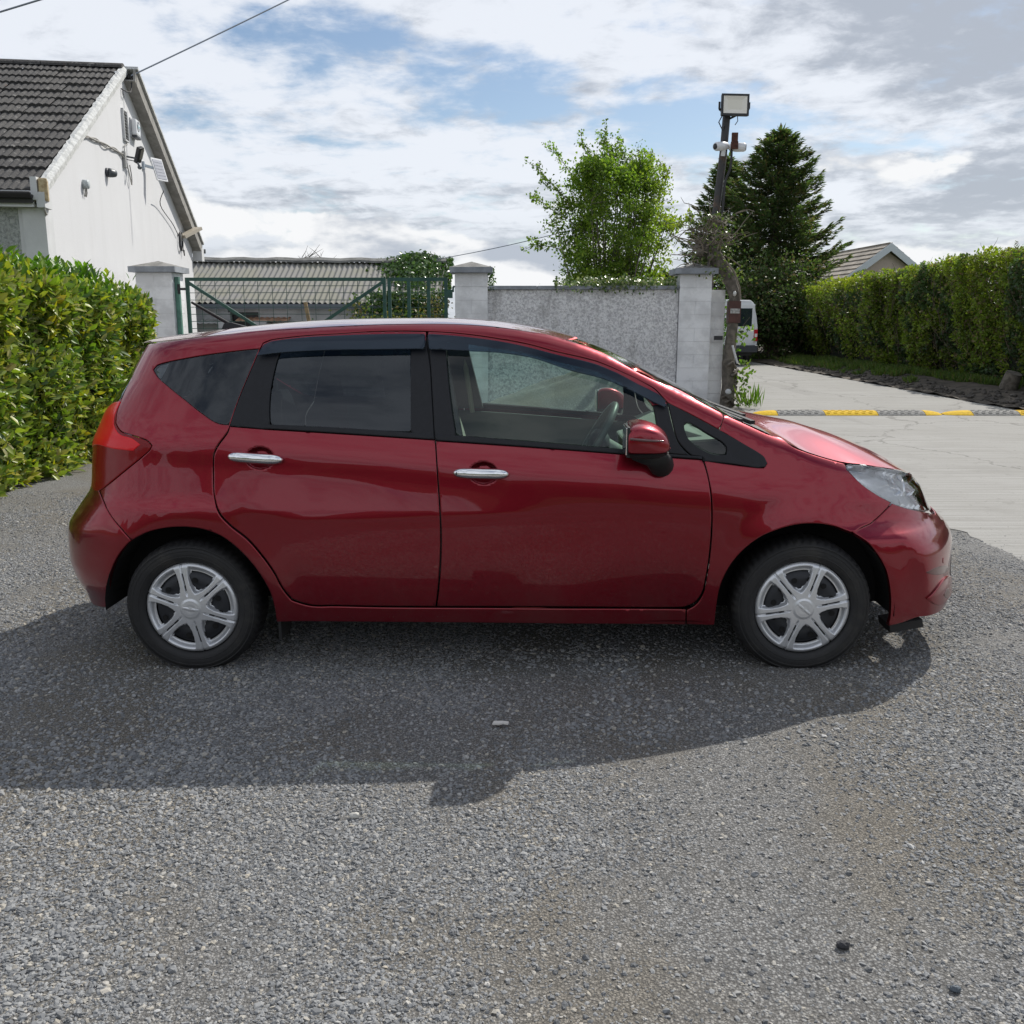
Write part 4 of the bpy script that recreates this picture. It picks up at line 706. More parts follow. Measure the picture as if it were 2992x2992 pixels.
def spline(poly, step=.02, sharp=32):
    P = [np.array(p, float) for p in poly]; n = len(P); out = []
    def corner(i):
        a = P[i] - P[i - 1]; b = P[(i + 1) % n] - P[i]; c = (a @ b) / max(np.linalg.norm(a) * np.linalg.norm(b), 1e-9); return math.degrees(math.acos(max(-1, min(1, c)))) > sharp
    cr = [corner(i) for i in range(n)]
    def tang(i, seg):
        if cr[i]: return None
        a = P[i] - P[i - 1]; b = P[(i + 1) % n] - P[i]; la, lb = np.linalg.norm(a) + 1e-9, np.linalg.norm(b) + 1e-9
        d = (a / la * lb + b / lb * la) / (la + lb); return d / (np.linalg.norm(d) + 1e-9) * min(seg, 1.6 * min(la, lb))
    for i in range(n):
        a, b = P[i], P[(i + 1) % n]; L = np.linalg.norm(b - a); k = max(1, int(math.ceil(L / step)))
        ta, tb = tang(i, L), tang((i + 1) % n, L)
        if ta is None: ta = (b - a) if tb is None else (2 * (b - a) - tb)
        if tb is None: tb = 2 * (b - a) - ta
        for j in range(k):
            t = j / k; out.append((2 * t**3 - 3 * t * t + 1) * a + (t**3 - 2 * t * t + t) * ta + (-2 * t**3 + 3 * t * t) * b + (t**3 - t * t) * tb)
    return np.array(out)
def inside(poly, pts):
    x, y = pts[:, 0], pts[:, 1]; r = np.zeros(len(pts), bool); j = len(poly) - 1
    for i in range(len(poly)):
        xi, yi = poly[i]; xj, yj = poly[j]; c = (yi > y) != (yj > y)
        with np.errstate(divide='ignore', invalid='ignore'): r ^= c & (x < (xj - xi) * (y - yi) / (yj - yi + 1e-15) + xi)
        j = i
    return r
def dist_edge(poly, pts):
    d = np.full(len(pts), 9.)
    for a, b in zip(poly, np.roll(poly, -1, 0)):
        ab = b - a; t = np.clip(((pts - a) @ ab) / max(ab @ ab, 1e-12), 0, 1); d = np.minimum(d, np.linalg.norm(pts - a - t[:, None] * ab, axis=1))
    return d
def panel_mesh(name, poly, holes=(), off=0., depth=.016, step=.02, grid=.03, offf=None, edge=.0022, extra=None):
    loops = [spline(poly, step)] + [spline(h, step) for h in holes]
    allp = [l for l in loops]; ring = []
    for l in loops:
        if (l[:, 0] * np.roll(l[:, 1], -1) - np.roll(l[:, 0], -1) * l[:, 1]).sum() < 0: l[:] = l[::-1]
    lo = loops[0].min(0); hi = loops[0].max(0)
    gx, gz = np.meshgrid(np.arange(lo[0], hi[0], grid), np.arange(lo[1], hi[1], grid)); g = np.stack([gx.ravel(), gz.ravel()], 1); g[:, 0] += (np.round(g[:, 1] / grid) % 2) * grid / 2
    xs = np.arange(lo[0], hi[0], .03)
    sh = np.concatenate([np.stack([xs, crv(SHOULDER, xs) - d], 1) for d in (.003, .009, .017, .027, .040)])
    g = np.concatenate([g, sh] + ([extra] if extra is not None else []))
    # ring 5 mm inside every edge, for the rolled lip
    for l in loops:
        t = np.roll(l, -1, 0) - np.roll(l, 1, 0); t /= np.linalg.norm(t, axis=1, keepdims=True) + 1e-9; nn = np.stack([-t[:, 1], t[:, 0]], 1)
        ring.append(l + nn * (.005 if l is loops[0] else -.005))
    rp = np.concatenate(ring)
    def ok(p, d):
        m = inside(loops[0], p)
        for h in loops[1:]: m &= ~inside(h, p)
        dd = dist_edge(loops[0], p)
        for h in loops[1:]: dd = np.minimum(dd, dist_edge(h, p))
        return p[m & (dd > d)]
    rp = ok(rp, .0042); g = ok(g, .011)
    B = np.concatenate(loops); nb = len(B); pts = np.concatenate([B, rp, g]); E = []; s = 0
    for l in loops: E += [(s + i, s + (i + 1) % len(l)) for i in range(len(l))]; s += len(l)
    vo, _, fo, ov, _, _ = delaunay_2d_cdt([Vector(p) for p in pts], E, [], 0, 1e-6)
    V2 = np.array([tuple(v) for v in vo]); F = np.array([f for f in fo if len(f) == 3])
    c = V2[F].mean(1); m = inside(loops[0], c)
    for h in loops[1:]: m &= ~inside(h, c)
    F = F[m]
    isb = np.zeros(len(V2), bool)
    for i, o_ in enumerate(ov):
        if any(k < nb for k in o_): isb[i] = True
    o = np.full(len(V2), off) if offf is None else offf(V2)
    P3, N3 = surf(V2[:, 0], V2[:, 1], o - isb * edge)
    # skirt: every boundary edge folded inwards
    cnt = {}
    for f in F:
        for a, b in ((f[0], f[1]), (f[1], f[2]), (f[2], f[0])): cnt[(a, b)] = 1
    be = [(a, b) for (a, b) in cnt if (b, a) not in cnt]
    bv = sorted({v for e in be for v in e}); mp = {v: len(V2) + i for i, v in enumerate(bv)}; n1 = len(V2) + len(bv); mp2 = {v: n1 + i for i, v in enumerate(bv)}
    low = P3[bv] - N3[bv] * depth
    outd = np.zeros((len(V2), 3))
    for a, b in be:
        d = P3[b] - P3[a]; q = np.cross(d, N3[a]); q /= np.linalg.norm(q) + 1e-9; outd[a] += q; outd[b] += q
    outd /= np.linalg.norm(outd, axis=1, keepdims=True) + 1e-9
    NN = np.concatenate([N3, outd[bv], outd[bv]]); NN[:len(V2)][isb] = N3[isb] * .8 + outd[isb] * .6
    VV = np.concatenate([P3, P3[bv], low])
    faces = [tuple(int(q) for q in f) for f in F] + [(mp[b], mp[a], mp2[a], mp2[b]) for a, b in be]
    return VV, faces, NN
def put_panel(name, data, mat, parent, label=None, both=True):
    VV, faces, NN = data; out = []
    for s in ((1, -1) if both else (1,)):
        V = VV * np.array([1, s, 1.]); N = NN * np.array([1, s, 1.]); F = faces if s == 1 else [tuple(reversed(f)) for f in faces]
        par = parent if not isinstance(parent, (list, tuple)) else parent[0 if s == 1 else 1]
        me = bpy.data.meshes.new(name); me.from_pydata(V.tolist(), [], F); me.update()
        me.polygons.foreach_set('use_smooth', [True] * len(me.polygons))
        nn = N / np.maximum(np.linalg.norm(N, axis=1, keepdims=True), 1e-9)
        # outward check against the faces
        a = np.array([p.normal for p in me.polygons]); c = np.array([nn[p.vertices[0]] for p in me.polygons])
        if (a * c).sum() < 0: me.flip_normals()
        me.normals_split_custom_set_from_vertices(nn.tolist())
        o = link(name, me, mat, par); out.append(o)
        if label: o['label'] = label
    return out
car = empty('car', (-.0533, 4.6491, 0), R(-1.5), 'metallic red five-door hatchback with tinted rear windows parked on gravel', 'car')
car.scale = (1, 1, 1)
cup = np.concatenate([np.array([(cx + a * .0075, cz + b * .0075) for a in range(-9, 10) for b in range(-7, 8)]) for cx, cz in CUPS])
K = PANELS
put_panel('body_side', panel_mesh('b', K['body_side'], [K['quarter_window']], edge=.002), CRIM, car)
put_panel('fender', panel_mesh('f', K['fender']), CRIM, car)
fb = put_panel('front_bumper', panel_mesh('fb', K['front_bumper'], grid=.035), CRIM, car)
rb = put_panel('rear_bumper', panel_mesh('rb', K['rear_bumper'], grid=.035), CRIM, car)
fd = put_panel('front_door', panel_mesh('fd', K['front_door'], extra=cup), CRIM, car)
rd = put_panel('rear_door', panel_mesh('rd', K['rear_door'], extra=cup), CRIM, car)
# window surrounds belong to their doors
put_panel('belt_moulding', panel_mesh('m', K['belt_rear'], off=.004, depth=.02, edge=.001), TRIM, rd); put_panel('belt_moulding', panel_mesh('m', K['belt_front'], off=.004, depth=.02, edge=.001), TRIM, fd)
put_panel('pillar_cover', panel_mesh('m', K['pillar_c'], off=.002, edge=.001), TRIM, rd); put_panel('pillar_cover', panel_mesh('m', K['pillar_b_rear'], off=.002, edge=.001), TRIM, rd); put_panel('pillar_cover', panel_mesh('m', K['pillar_b_front'], off=.002, edge=.001), TRIM, fd)
put_panel('door_frame', panel_mesh('m', K['frame_rear'], off=.0), CRIM, rd); put_panel('door_frame', panel_mesh('m', K['frame_front'], off=.0), CRIM, fd)
put_panel('mirror_sail', panel_mesh('m', K['sail'], off=.002, edge=.001), TRIM, fd)
put_panel('window', panel_mesh('m', K['glass_rear'], off=-.006, depth=.004, edge=0.), GLASSD, rd, 'dark tinted window'); put_panel('window', panel_mesh('m', K['glass_front'], off=-.006, depth=.004, edge=0.), GLASSF, fd, 'clear greenish window')
put_panel('quarter_window', panel_mesh('m', [(a, b) for a, b in K['quarter_window']], off=-.004, depth=.004, edge=0.), GLASSD, car, 'dark tinted rear quarter window')
qt = put_panel('quarter_window_trim', panel_mesh('m', K['quarter_trim'], [K['quarter_glass']], off=.001, edge=.001), TRIM, car)
put_panel('quarter_pane', panel_mesh('m', K['quarter_glass'], off=-.004, depth=.003, edge=0.), GLASSF, qt)
def visor_off(V2):
    # lower edge stands off the glass
    top = np.interp(V2[:, 0], [-1, -.6, -.3, 0, .25, .5, .71], [1.40, 1.428, 1.433, 1.407, 1.352, 1.28, 1.165]); return .006 + .028 * np.clip((top - V2[:, 1]) / .075, 0, 1) ** .6
put_panel('wind_deflector', panel_mesh('m', K['visor_rear'], offf=visor_off, depth=.003, edge=.003), VISOR, rd); put_panel('wind_deflector', panel_mesh('m', K['visor_front'], offf=visor_off, depth=.003, edge=.003), VISOR, fd)
# lamps
tl = put_panel('tail_light', panel_mesh('m', K['tail_light'], off=.001, grid=.03, depth=.06), REDDARK, car); put_panel('light_guide', panel_mesh('m', K['tail_guide'], off=.0035, depth=.004, edge=.002), REDLENS, tl)
def lamp_steps(V2): u = (V2[:, 1] - .64 + .10 * (V2[:, 0] - 1.53)) / .062; return -.052 + (.017 + .005 * np.sin(V2[:, 0] * 17)) * (1 - (u - np.floor(u)))
hl = put_panel('headlight', panel_mesh('m', K['headlight'], offf=lamp_steps, depth=.05, edge=0., grid=.009), REFL, car)
put_panel('lens', panel_mesh('m', K['headlight'], off=.001, depth=.05, edge=.002), LENS, hl)
ind = [(1.56, .893), (1.72, .878), (1.86, .858), (1.90, .80), (1.96, .73), (1.93, .712), (1.84, .735), (1.73, .785), (1.63, .835)]
def inset(V2): return -.03 + .012 * np.sin(V2[:, 1] * 300)
put_panel('indicator', panel_mesh('m', ind, offf=lambda V2: -.030 + .0042 * (1 - (V2[:, 1] / .018 - np.floor(V2[:, 1] / .018))), depth=.012, grid=.007, edge=0.), M('indicator_reflector', (.97, .98, .99), .15, .45, coat=.6), hl)
for sgn, h in ((-1, hl[0]), (1, hl[1])):
    b = MB(); p, n = surf(np.array([2.14]), np.array([.745])); c = Vector((p[0][0] - .055, sgn * (-p[0][1]) - sgn * .06, .745))
    b.lathe([(.001, -.05), (.03, -.045), (.055, -.01), (.062, .0), (.055, -.008)], 20, tuple(c), 'x'); b.build('projector', REFL, h)
    b = MB(); b.ell(c + Vector((-.01, 0, 0)), (.018, .03, .03)); b.build('bulb', M('lamp_glass', (.75, .8, .85), .05, .2, coat=1.), h)
# front panel between the lamps, grille, tailgate
he = K['headlight']
def qc(z, s): return float(x_to_q(np.array([crv(PROFILE_F, z) - 1e-4 if s > 0 else crv(PROFILE_R, z) + 1e-4]), np.array([z]))[0])
fpoly = [(2.195, .818), (2.36, .786), (2.436, .72), (2.50, .640), (qc(.64, 1), .640), (qc(.77, 1), .772), (2.5, .784), (2.32, .803)]
fp = put_panel('front_panel', panel_mesh('m', fpoly, grid=.03, edge=.001), CRIM, car)
put_panel('grille', panel_mesh('m', [(2.56, .745), (2.56, .66), (qc(.65, 1), .655), (qc(.74, 1), .742)], off=.006, depth=.01, edge=.001), PLASTIC, fp)
put_panel('lower_grille', panel_mesh('m', [(2.50, .44), (2.50, .30), (qc(.30, 1), .30), (qc(.44, 1), .44)], off=.003, depth=.008, edge=.001), PLASTIC, fb)
put_panel('intake_recess', panel_mesh('m', [(1.8773, .4502), (1.9615, .4613), (2.1079, .4552), (2.2527, .4329), (2.3298, .4078), (2.2304, .4044), (2.0895, .415), (1.9484, .4341)], off=.002, depth=.006, edge=.004), M('shaded_recess_red', (.10, .006, .010), .3, .4, coat=1.), fb)  # darkened body red stands in for recess shade; the panel itself is not sunk
put_panel('parking_sensor', panel_mesh('m', [(2.122 + .013 * math.cos(a), .475 + .013 * math.sin(a)) for a in np.linspace(0, 6.28, 10)[:-1]], off=.002, depth=.004, step=.006, edge=.001), CRIM, fb)
put_panel('lower_lip', panel_mesh('m', [(1.913, .334), (2.063, .381), (2.362, .367), (2.432, .277), (2.204, .285), (2.02, .29)], off=.010, depth=.014, edge=.004), CRIM, fb)
put_panel('fog_lamp_recess', panel_mesh('m', [(2.089, .327), (2.137, .348), (2.222, .330), (2.255, .300), (2.142, .305)], off=.013, depth=.006, edge=.003), bpy.data.materials['shaded_recess_red'], fb)  # shade of the fog lamp recess painted with the same darkened red
tp = [(-1.762, 1.165), (-1.752, 1.25), (-1.742, 1.325), (-1.735, 1.352), (-1.90, 1.354), (qc(1.355, -1), 1.355), (qc(1.23, -1), 1.23), (qc(1.10, -1), 1.10), (-2.0, 1.098), (-1.80, 1.13)]
put_panel('rear_window', panel_mesh('m', tp, off=-.002, edge=.001), GLASSD, car, 'dark tinted rear window')
tg = [(-2.005, 1.088), (qc(1.09, -1), 1.09), (qc(.785, -1), .785), (-2.10, .785), (-2.245, .80)]
put_panel('tailgate', panel_mesh('m', tg, grid=.04), CRIM, car)
# ---- roof, windscreen, cowl, bonnet: skins stretched between the two shoulders
def top_skin(name, centre, edge, mat, pw=2.3, nu=25, nt=24, skirt=.0, bow=None, lab=None):
    """centre [(x,z)], edge [(x,y,z)] matched by length; returns object"""
    def rs(p, n):
        p = np.array(p, float); d = np.r_[0, np.cumsum(np.linalg.norm(np.diff(p, axis=0), axis=1))]; d /= d[-1]; tt = np.linspace(0, 1, n)
        # smooth interpolation
        out = np.stack([np.interp(tt, d, p[:, i]) for i in range(p.shape[1])], 1)
        for _ in range(2): out[1:-1] = (out[:-2] + 2 * out[1:-1] + out[2:]) / 4
        return out
    C_, E_ = rs(centre, nt), rs(edge, nt); u = np.sin(np.linspace(-1, 1, nu) * math.pi / 2); V = []
    for i in range(nt):
        for a in u:
            k = abs(a) ** pw; V.append((C_[i][0] + (E_[i][0] - C_[i][0]) * k, E_[i][1] * a, C_[i][1] + (E_[i][2] - C_[i][1]) * k))
    F = [(i * nu + j, i * nu + j + 1, (i + 1) * nu + j + 1, (i + 1) * nu + j) for i in range(nt - 1) for j in range(nu - 1)]
    me = npmesh(name, V, F, True); bm = bmesh.new(); bm.from_mesh(me); bmesh.ops.remove_doubles(bm, verts=bm.verts, dist=1e-5); bmesh.ops.recalc_face_normals(bm, faces=bm.faces)
    if sum(f.normal.z for f in bm.faces) < 0: bmesh.ops.reverse_faces(bm, faces=bm.faces)
    bm.to_mesh(me); bm.free()
    o = link(name, me, mat, car)
    if skirt: s_ = o.modifiers.new('thick', 'SOLIDIFY'); s_.thickness = skirt; s_.offset = -1
    return o
def edge_at(xs, dz=-.001):
    xs = np.array(xs, float); z = crv(SHOULDER, xs); y = Yf(xs, z + dz); return [(a, b + .001, c) for a, b, c in zip(xs, y, z)]
rx = [-1.575, -1.54, -1.486, -1.35, -1.21, -.979, -.752, -.503, -.3, -.173, -.039, .095, .20, .290]
roof = top_skin('roof', [(-1.70, 1.384), (-1.68, 1.397), (-1.623, 1.412), (-1.412, 1.436), (-1.149, 1.468), (-.95, 1.485), (-.802, 1.494), (-.602, 1.500), (-.4, 1.503), (-.225, 1.502), (-.071, 1.494), (.083, 1.474), (.254, 1.443), (.352, 1.414)], edge_at(rx), CRIM, 2.6, 31, 40)
wx = [.296, .38, .468, .618, .766, .861, .953, 1.02]
top_skin('windscreen', [(.366, 1.408), (.512, 1.358), (.685, 1.278), (.859, 1.185), (.98, 1.118), (1.075, 1.058)], edge_at(wx), GLASSW, 2.2, 25, 20, lab='windscreen')
cow = top_skin('cowl', [(1.075, 1.054), (1.10, 1.046), (1.135, 1.046)], [edge_at([1.025])[0], edge_at([1.07])[0], edge_at([1.145])[0]], PLASTIC, 2.2, 21, 4)
hq = [(1.160, 1.022), (1.2125, 1.008), (1.262, .977), (1.345, .950), (1.436, .927), (1.535, .906), (1.62, .8995), (1.704, .889), (1.836, .8715), (2.005, .852), (2.19, .821), (2.34, .800), (2.5, .787), (2.62, .780), (qc(.775, 1), .776)]
hp, hn = surf(np.array([a for a, b in hq]), np.array([b for a, b in hq])); he_ = [(p[0], -p[1], p[2]) for p in hp]; he_[-1] = (he_[-1][0], .0, he_[-1][2])
hood = top_skin('bonnet', [(1.10, 1.060), (1.119, 1.056), (1.20, 1.045), (1.301, 1.027), (1.422, 1.006), (1.597, .954), (1.774, .884), (1.88, .832), (1.935, .795), (float(hp[-1][0]) - .0005, .776)], he_, CRIM, 2.0, 33, 40)
b = MB()
for y0, x0, x1, y1 in ((-.35, 1.02, 1.10, -.58), (.30, 1.02, 1.12, -.30)):
    z0 = 1.066; b.bar((x1, y1, 1.052 + .01), (x0 - .02, y0 + .25, z0 + .022), .02, .016); b.bar((x0 + .02, y0 - .28, 1.072), (x0 - .05, y0 + .3, 1.09), .014, .02)
b.build('wiper', PLASTIC, cow)
# ---- doors: handles, mirrors
for s, dr in ((0, (rd[0], fd[0])), (1, (rd[1], fd[1]))):
    sg = -1 if s == 0 else 1
    for (q0, z0, q1, z1, front), d in zip(((-1.095, .942, -.870, .928, 0), (-.165, .880, .062, .8763, 1)), dr):
        pts = []; rad = []
        for k in range(21):
            u = .5 - .5 * math.cos(math.pi * k / 20); q = q0 + (q1 - q0) * u; z = z0 + (z1 - z0) * u; x = q; y = float(bil(TAB, np.array([x]), np.array([z]))[0]) + .012 + .016 * math.sin(math.pi * min(1, max(0, u * 1.0))) ** .5
            pts.append((x, sg * y, z)); rad.append(.0225 * math.sqrt(max(.02, 1 - abs(2 * u - 1) ** 6)))
        b = MB(); b.tube(pts, rad, 12); h = b.build('door_handle', CHROME, d)
        if front and s == 0:
            b = MB(); p0 = Vector(pts[3]); b.lathe([(.0, -.017), (.006, -.0165), (.006, -.012)], 12, (p0.x + .004, p0.y - .003, p0.z)); p0 = Vector(pts[6]); b.lathe([(.0, -.0185), (.004, -.018), (.004, -.013)], 10, (p0.x - .012, p0.y, p0.z)); b.build('lock_barrel', PLASTIC, h)
# mirror: rounded wedge on a black foot
def mirror(sg, door):
    DX = .022
    # sections from the inner end (toward the glass) out; local x along car
    prof = [(.503, 1.088, .972), (.510, 1.106, .962), (.545, 1.116, .958), (.59, 1.110, .957), (.63, 1.092, .960), (.658, 1.070, .970), (.672, 1.048, .988), (.676, 1.030, 1.004)]
    def shell(z_lo, z_hi, name, mat, grow=0.):
        V = []; n = 18; rings = []
        for x, zt, zb in prof:
            zc = (zt + zb) / 2; hz = (zt - zb) / 2 + grow; t = (x - .503) / .173
            yc = -.930; hy = .090 * math.sqrt(max(.05, 1 - max(0, t - .25) ** 2 * 1.55)) + grow
            ring = []
            for k in range(n):
                th = 2 * math.pi * k / n; c, s_ = math.cos(th), math.sin(th); e = .42
                y = yc + hy * math.copysign(abs(c) ** e, c); z = zc + hz * math.copysign(abs(s_) ** e, s_); z -= .024 * (-(y - yc) / hy + 1) / 2 * (1 if s_ > 0 else 0); z = min(max(z, z_lo), z_hi)
                ring.append((x + DX, y if sg < 0 else -y, z))
            rings.append(ring)
        for r_ in rings: V += r_
        F = [(i * n + k, i * n + (k + 1) % n, (i + 1) * n + (k + 1) % n, (i + 1) * n + k) for i in range(len(prof) - 1) for k in range(n)] + [tuple(range(n)), tuple(range((len(prof) - 1) * n, len(prof) * n))[::-1]]
        mb = MB(); mb.add(V, F, True); return mb
    n = 14; V = []; secs = None
    secs = [(.672, -.79, .920, .044, .036), (.672, -.835, .916, .050, .050), (.664, -.862, .926, .050, .054), (.645, -.895, .950, .052, .040), (.61, -.93, .962, .075, .026)]
    for x, y, z, a, c in secs:
        for k in range(n): th = 2 * math.pi * k / n; V.append((x + DX * .5 + a * math.cos(th), y * (1 if sg < 0 else -1), z + c * math.sin(th)))
    F = [(i * n + k, i * n + (k + 1) % n, (i + 1) * n + (k + 1) % n, (i + 1) * n + k) for i in range(len(secs) - 1) for k in range(n)] + [tuple(range(n)), tuple(range((len(secs) - 1) * n, len(secs) * n))]
    m = MB().add(V, F, True).build('mirror', PLASTIC, car)
    c = shell(.982, 2, 'mirror_cap', CRIM).build('mirror_cap', CRIM, m); sm = c.modifiers.new('s', 'SUBSURF'); sm.levels = sm.render_levels = 1
    c = shell(0, .984, 'mirror_base', PLASTIC, -.002).build('mirror_base', PLASTIC, m)
    b = MB(); b.box((.501 + DX, -.930 * (1 if sg < 0 else -1), 1.032), (.006, .150, .105), None, .002); b.build('mirror_glass', CHROME, m)
    b = MB(); b.box((.508 + DX, -.930 * (1 if sg < 0 else -1), 1.028), (.012, .160, .118), None, .003); b.build('mirror_rim', PLASTIC, m)
    b = MB(); b.tube([(.512 + DX, -1.018 * (1 if sg < 0 else -1), 1.044), (.56 + DX, -1.021 * (1 if sg < 0 else -1), 1.040), (.61 + DX, -1.013 * (1 if sg < 0 else -1), 1.036), (.645 + DX, -.995 * (1 if sg < 0 else -1), 1.033)], [.005, .006, .005, .003], 8); b.build('turn_signal', M('smoked_lens', (.12, .05, .05), .1, coat=1.), m)
mirror(-1, fd[0]); mirror(1, fd[1])
# antenna
b = MB(); b.add([(-1.36, -.02, 1.438), (-1.36, .02, 1.438), (-1.22, .02, 1.455), (-1.22, -.02, 1.455), (-1.345, -.012, 1.475), (-1.345, .012, 1.475), (-1.31, .012, 1.480), (-1.31, -.012, 1.480)], [(0, 3, 2, 1), (4, 5, 6, 7), (0, 1, 5, 4), (2, 3, 7, 6), (1, 2, 6, 5), (3, 0, 4, 7)])
an = b.build('antenna', PLASTIC, car, .004); b = MB(); b.tube([(-1.325, 0, 1.474), (-1.50, 0, 1.575)], [.0085, .006], 8); b.build('antenna_rod', PLASTIC, an)
# ---- wheels
RT = .285
def tyre_mesh():
    prof = [(.195, -.075), (.200, -.088), (.215, -.096), (.235, -.099), (.252, -.096), (.266, -.088), (.2765, -.076), (.282, -.062), (.2845, -.045), (.285, -.022), (.285, .022), (.2845, .045), (.282, .062), (.2765, .076), (.252, .096), (.215, .096), (.195, .080)]
    n = 216; V = []; F = []; m = len(prof)
    for k in range(n):
        th = 2 * math.pi * k / n; g = (k % 3 == 0)
        for i, (r, h) in enumerate(prof):
            rr = r
            if 5 <= i <= 12 and ((k + (2 if 7 < i < 11 else 0) + i) % 4 == 0): rr -= .0075
            if i == 4 and k % 2: rr -= .0004
            V.append((rr * math.cos(th), h, rr * math.sin(th)))
    for k in range(n):
        k2 = (k + 1) % n
        for i in range(m - 1): F.append((k * m + i, k2 * m + i, k2 * m + i + 1, k * m + i + 1))
    mb = MB(); mb.add(V, F, True)
    for rr in (.222, .2455, .2475, .262): mb.lathe([(rr - .0025, -.0972), (rr, -.0992), (rr + .0025, -.0972)], 96)
    me = mb.mesh('tyre'); 
    try: me.shade_smooth()
    except Exception: pass
    return me
def cover_mesh():
    rr = np.concatenate([np.linspace(.004, .034, 6), np.linspace(.038, .070, 7), np.linspace(.0735, .170, 34), np.linspace(.1735, .198, 8)]); nt = 432
    th = np.arange(nt) * 2 * math.pi / nt; Rr, Th = np.meshgrid(rr, th, indexing='ij')
    ph = (Th + math.pi / 6) % (math.pi / 3) - math.pi / 6                 # angle from the spoke axis
    pw = np.abs(np.abs(ph) - math.pi / 6)                                  # angle from the window axis
    half = np.interp(Rr, [.068, .08, .10, .13, .16, .18, .2], [0, 11, 18, 21, 21.5, 20.5, 19]) * math.pi / 180
    d = np.minimum((half - pw) * Rr, np.minimum((Rr - .070) * .9, (.1870 - Rr) * .40))
    dome = -.014 * (Rr / .198) ** 2 - .010 * np.clip((Rr - .18) / .018, 0, 1) ** 2
    s = np.clip(d / .0085, 0, 1); h = dome - .026 * s * s * (3 - 2 * s) * np.clip(1.15 - Rr * 1.2, 0, 1)
    hub = np.clip((.043 - Rr) / .005, 0, 1); h = h + .004 * hub
    sl = np.abs(ph) * Rr; slot = np.clip((.0052 - sl) / .0025, 0, 1) * np.clip((Rr - .058) / .006, 0, 1); h = h - .008 * slot
    ring = np.exp(-((Rr - .024) / .0022) ** 2); barm = np.clip((.0052 - np.abs(Rr * np.sin(Th - 1.2))) / .002, 0, 1) * (Rr < .030); h = h + .0024 * np.maximum(ring, barm)
    hole = (d > .0092) | ((sl < .0030) & (Rr > .078) & (Rr < .158))
    V = np.stack([Rr * np.cos(Th), -h - .0, Rr * np.sin(Th)], -1).reshape(-1, 3); nr = len(rr); F = []
    hf = hole
    for i in range(nr - 1):
        for k in range(nt):
            k2 = (k + 1) % nt
            if hf[i, k] and hf[i + 1, k] and hf[i, k2] and hf[i + 1, k2]: continue
            F.append((i * nt + k, i * nt + k2, (i + 1) * nt + k2, (i + 1) * nt + k))
    F.append(tuple(range(nt)))
    b0 = len(V); V = np.concatenate([V, np.stack([.198 * np.cos(th), np.full(nt, .05), .198 * np.sin(th)], -1)]); F += [((nr - 1) * nt + k, (nr - 1) * nt + (k + 1) % nt, b0 + (k + 1) % nt, b0 + k) for k in range(nt)]
    me = npmesh('wheel_cover', V, F, True); bm = bmesh.new(); bm.from_mesh(me); bmesh.ops.recalc_face_normals(bm, faces=bm.faces)
    c = [f for f in bm.faces if f.normal.y < 0]
    if len(c) < len(bm.faces) / 2: bmesh.ops.reverse_faces(bm, faces=bm.faces)
    bm.to_mesh(me); bm.free(); return me
TY, CV = tyre_mesh(), cover_mesh()
def rim_mesh():
    mb = MB(); mb.lathe([(.0, -.012), (.05, -.012), (.075, -.008), (.10, -.020), (.145, -.026), (.165, .01), (.188, .03), (.192, .06), (.197, .075)], 64)
    return mb.mesh('rim')
def rim_holes(): 
    mb = MB()
    for k in range(12): a = 2 * math.pi * (k + .3) / 12; mb.lathe([(.0, -.0), (.0125, -.0)], 12, (.125 * math.cos(a), -.0290, .125 * math.sin(a)))
    return mb.mesh('vent_hole')
RM, RH = rim_mesh(), rim_holes()
for x, z, ang in ((-1.3, .281, 101.5), (1.3, .303, 70.5)):
    for sg in (-1, 1):
        wh = link('wheel', RM, STEEL, car); wh.location = (x, sg * .765, z); wh.rotation_euler = (0, R(-ang) if sg < 0 else 0, 0 if sg < 0 else math.pi)
        t_ = link('tyre', TY, RUBBER, wh); t_.location = (0, .057, 0); t_.scale = (1.03, 1, 1.03); c = link('wheel_cover', CV, SILVER, wh); c.location = (0, -.045, 0); link('vent_hole', RH, DARK, wh)
# wheel wells, underbody, inner walls
for x in (-1.3, 1.3):
    for sg in (-1, 1):
        V = []; n = 22
        for k in range(n + 1):
            a = math.pi * (-.015 + 1.03 * k / n); r_ = .375 if x < 0 else .385
            for y in (.795, .56): V.append((x + r_ * math.cos(a), sg * y, .285 + r_ * math.sin(a)))
        F = [(2 * k, 2 * k + 1, 2 * k + 3, 2 * k + 2) for k in range(n)] + [tuple(2 * k + 1 for k in range(n + 1))]
        MB().add(V, F).build('wheel_arch_liner', DARK, car)
b = MB(); b.box((0, 0, .235), (1.72, 1.52, .03)); b.box((1.80, 0, .24), (.26, .9, .02)); b.box((-1.78, 0, .33), (.16, 1.0, .02)); b.box((1.3, 0, .40), (.78, 1.0, .36)); b.box((-1.3, 0, .44), (.8, 1.05, .36)); b.box((-.2, .1, .20), (2.2, .12, .08)); b.build('underbody', DARK, car)
for sg in (-1, 1):      # sill side closing, mud flaps
    V = []
    xs = np.linspace(-.92, .92, 20)
    for x in xs: V += [(x, sg * .80, .24), (x, sg * .74, .225)]
    MB().add(V, [(2 * k, 2 * k + 1, 2 * k + 3, 2 * k + 2) for k in range(19)]).build('sill_edge', DARK, car)
    b = MB(); b.box((-.925, sg * .71, .215), (.012, .16, .15)); b.build('mud_flap', PLASTIC, car); b = MB(); b.box((1.765, sg * .66, .205), (.14, .14, .035), Matrix.Rotation(-.2, 3, 'Y')); b.build('air_deflector', PLASTIC, car)
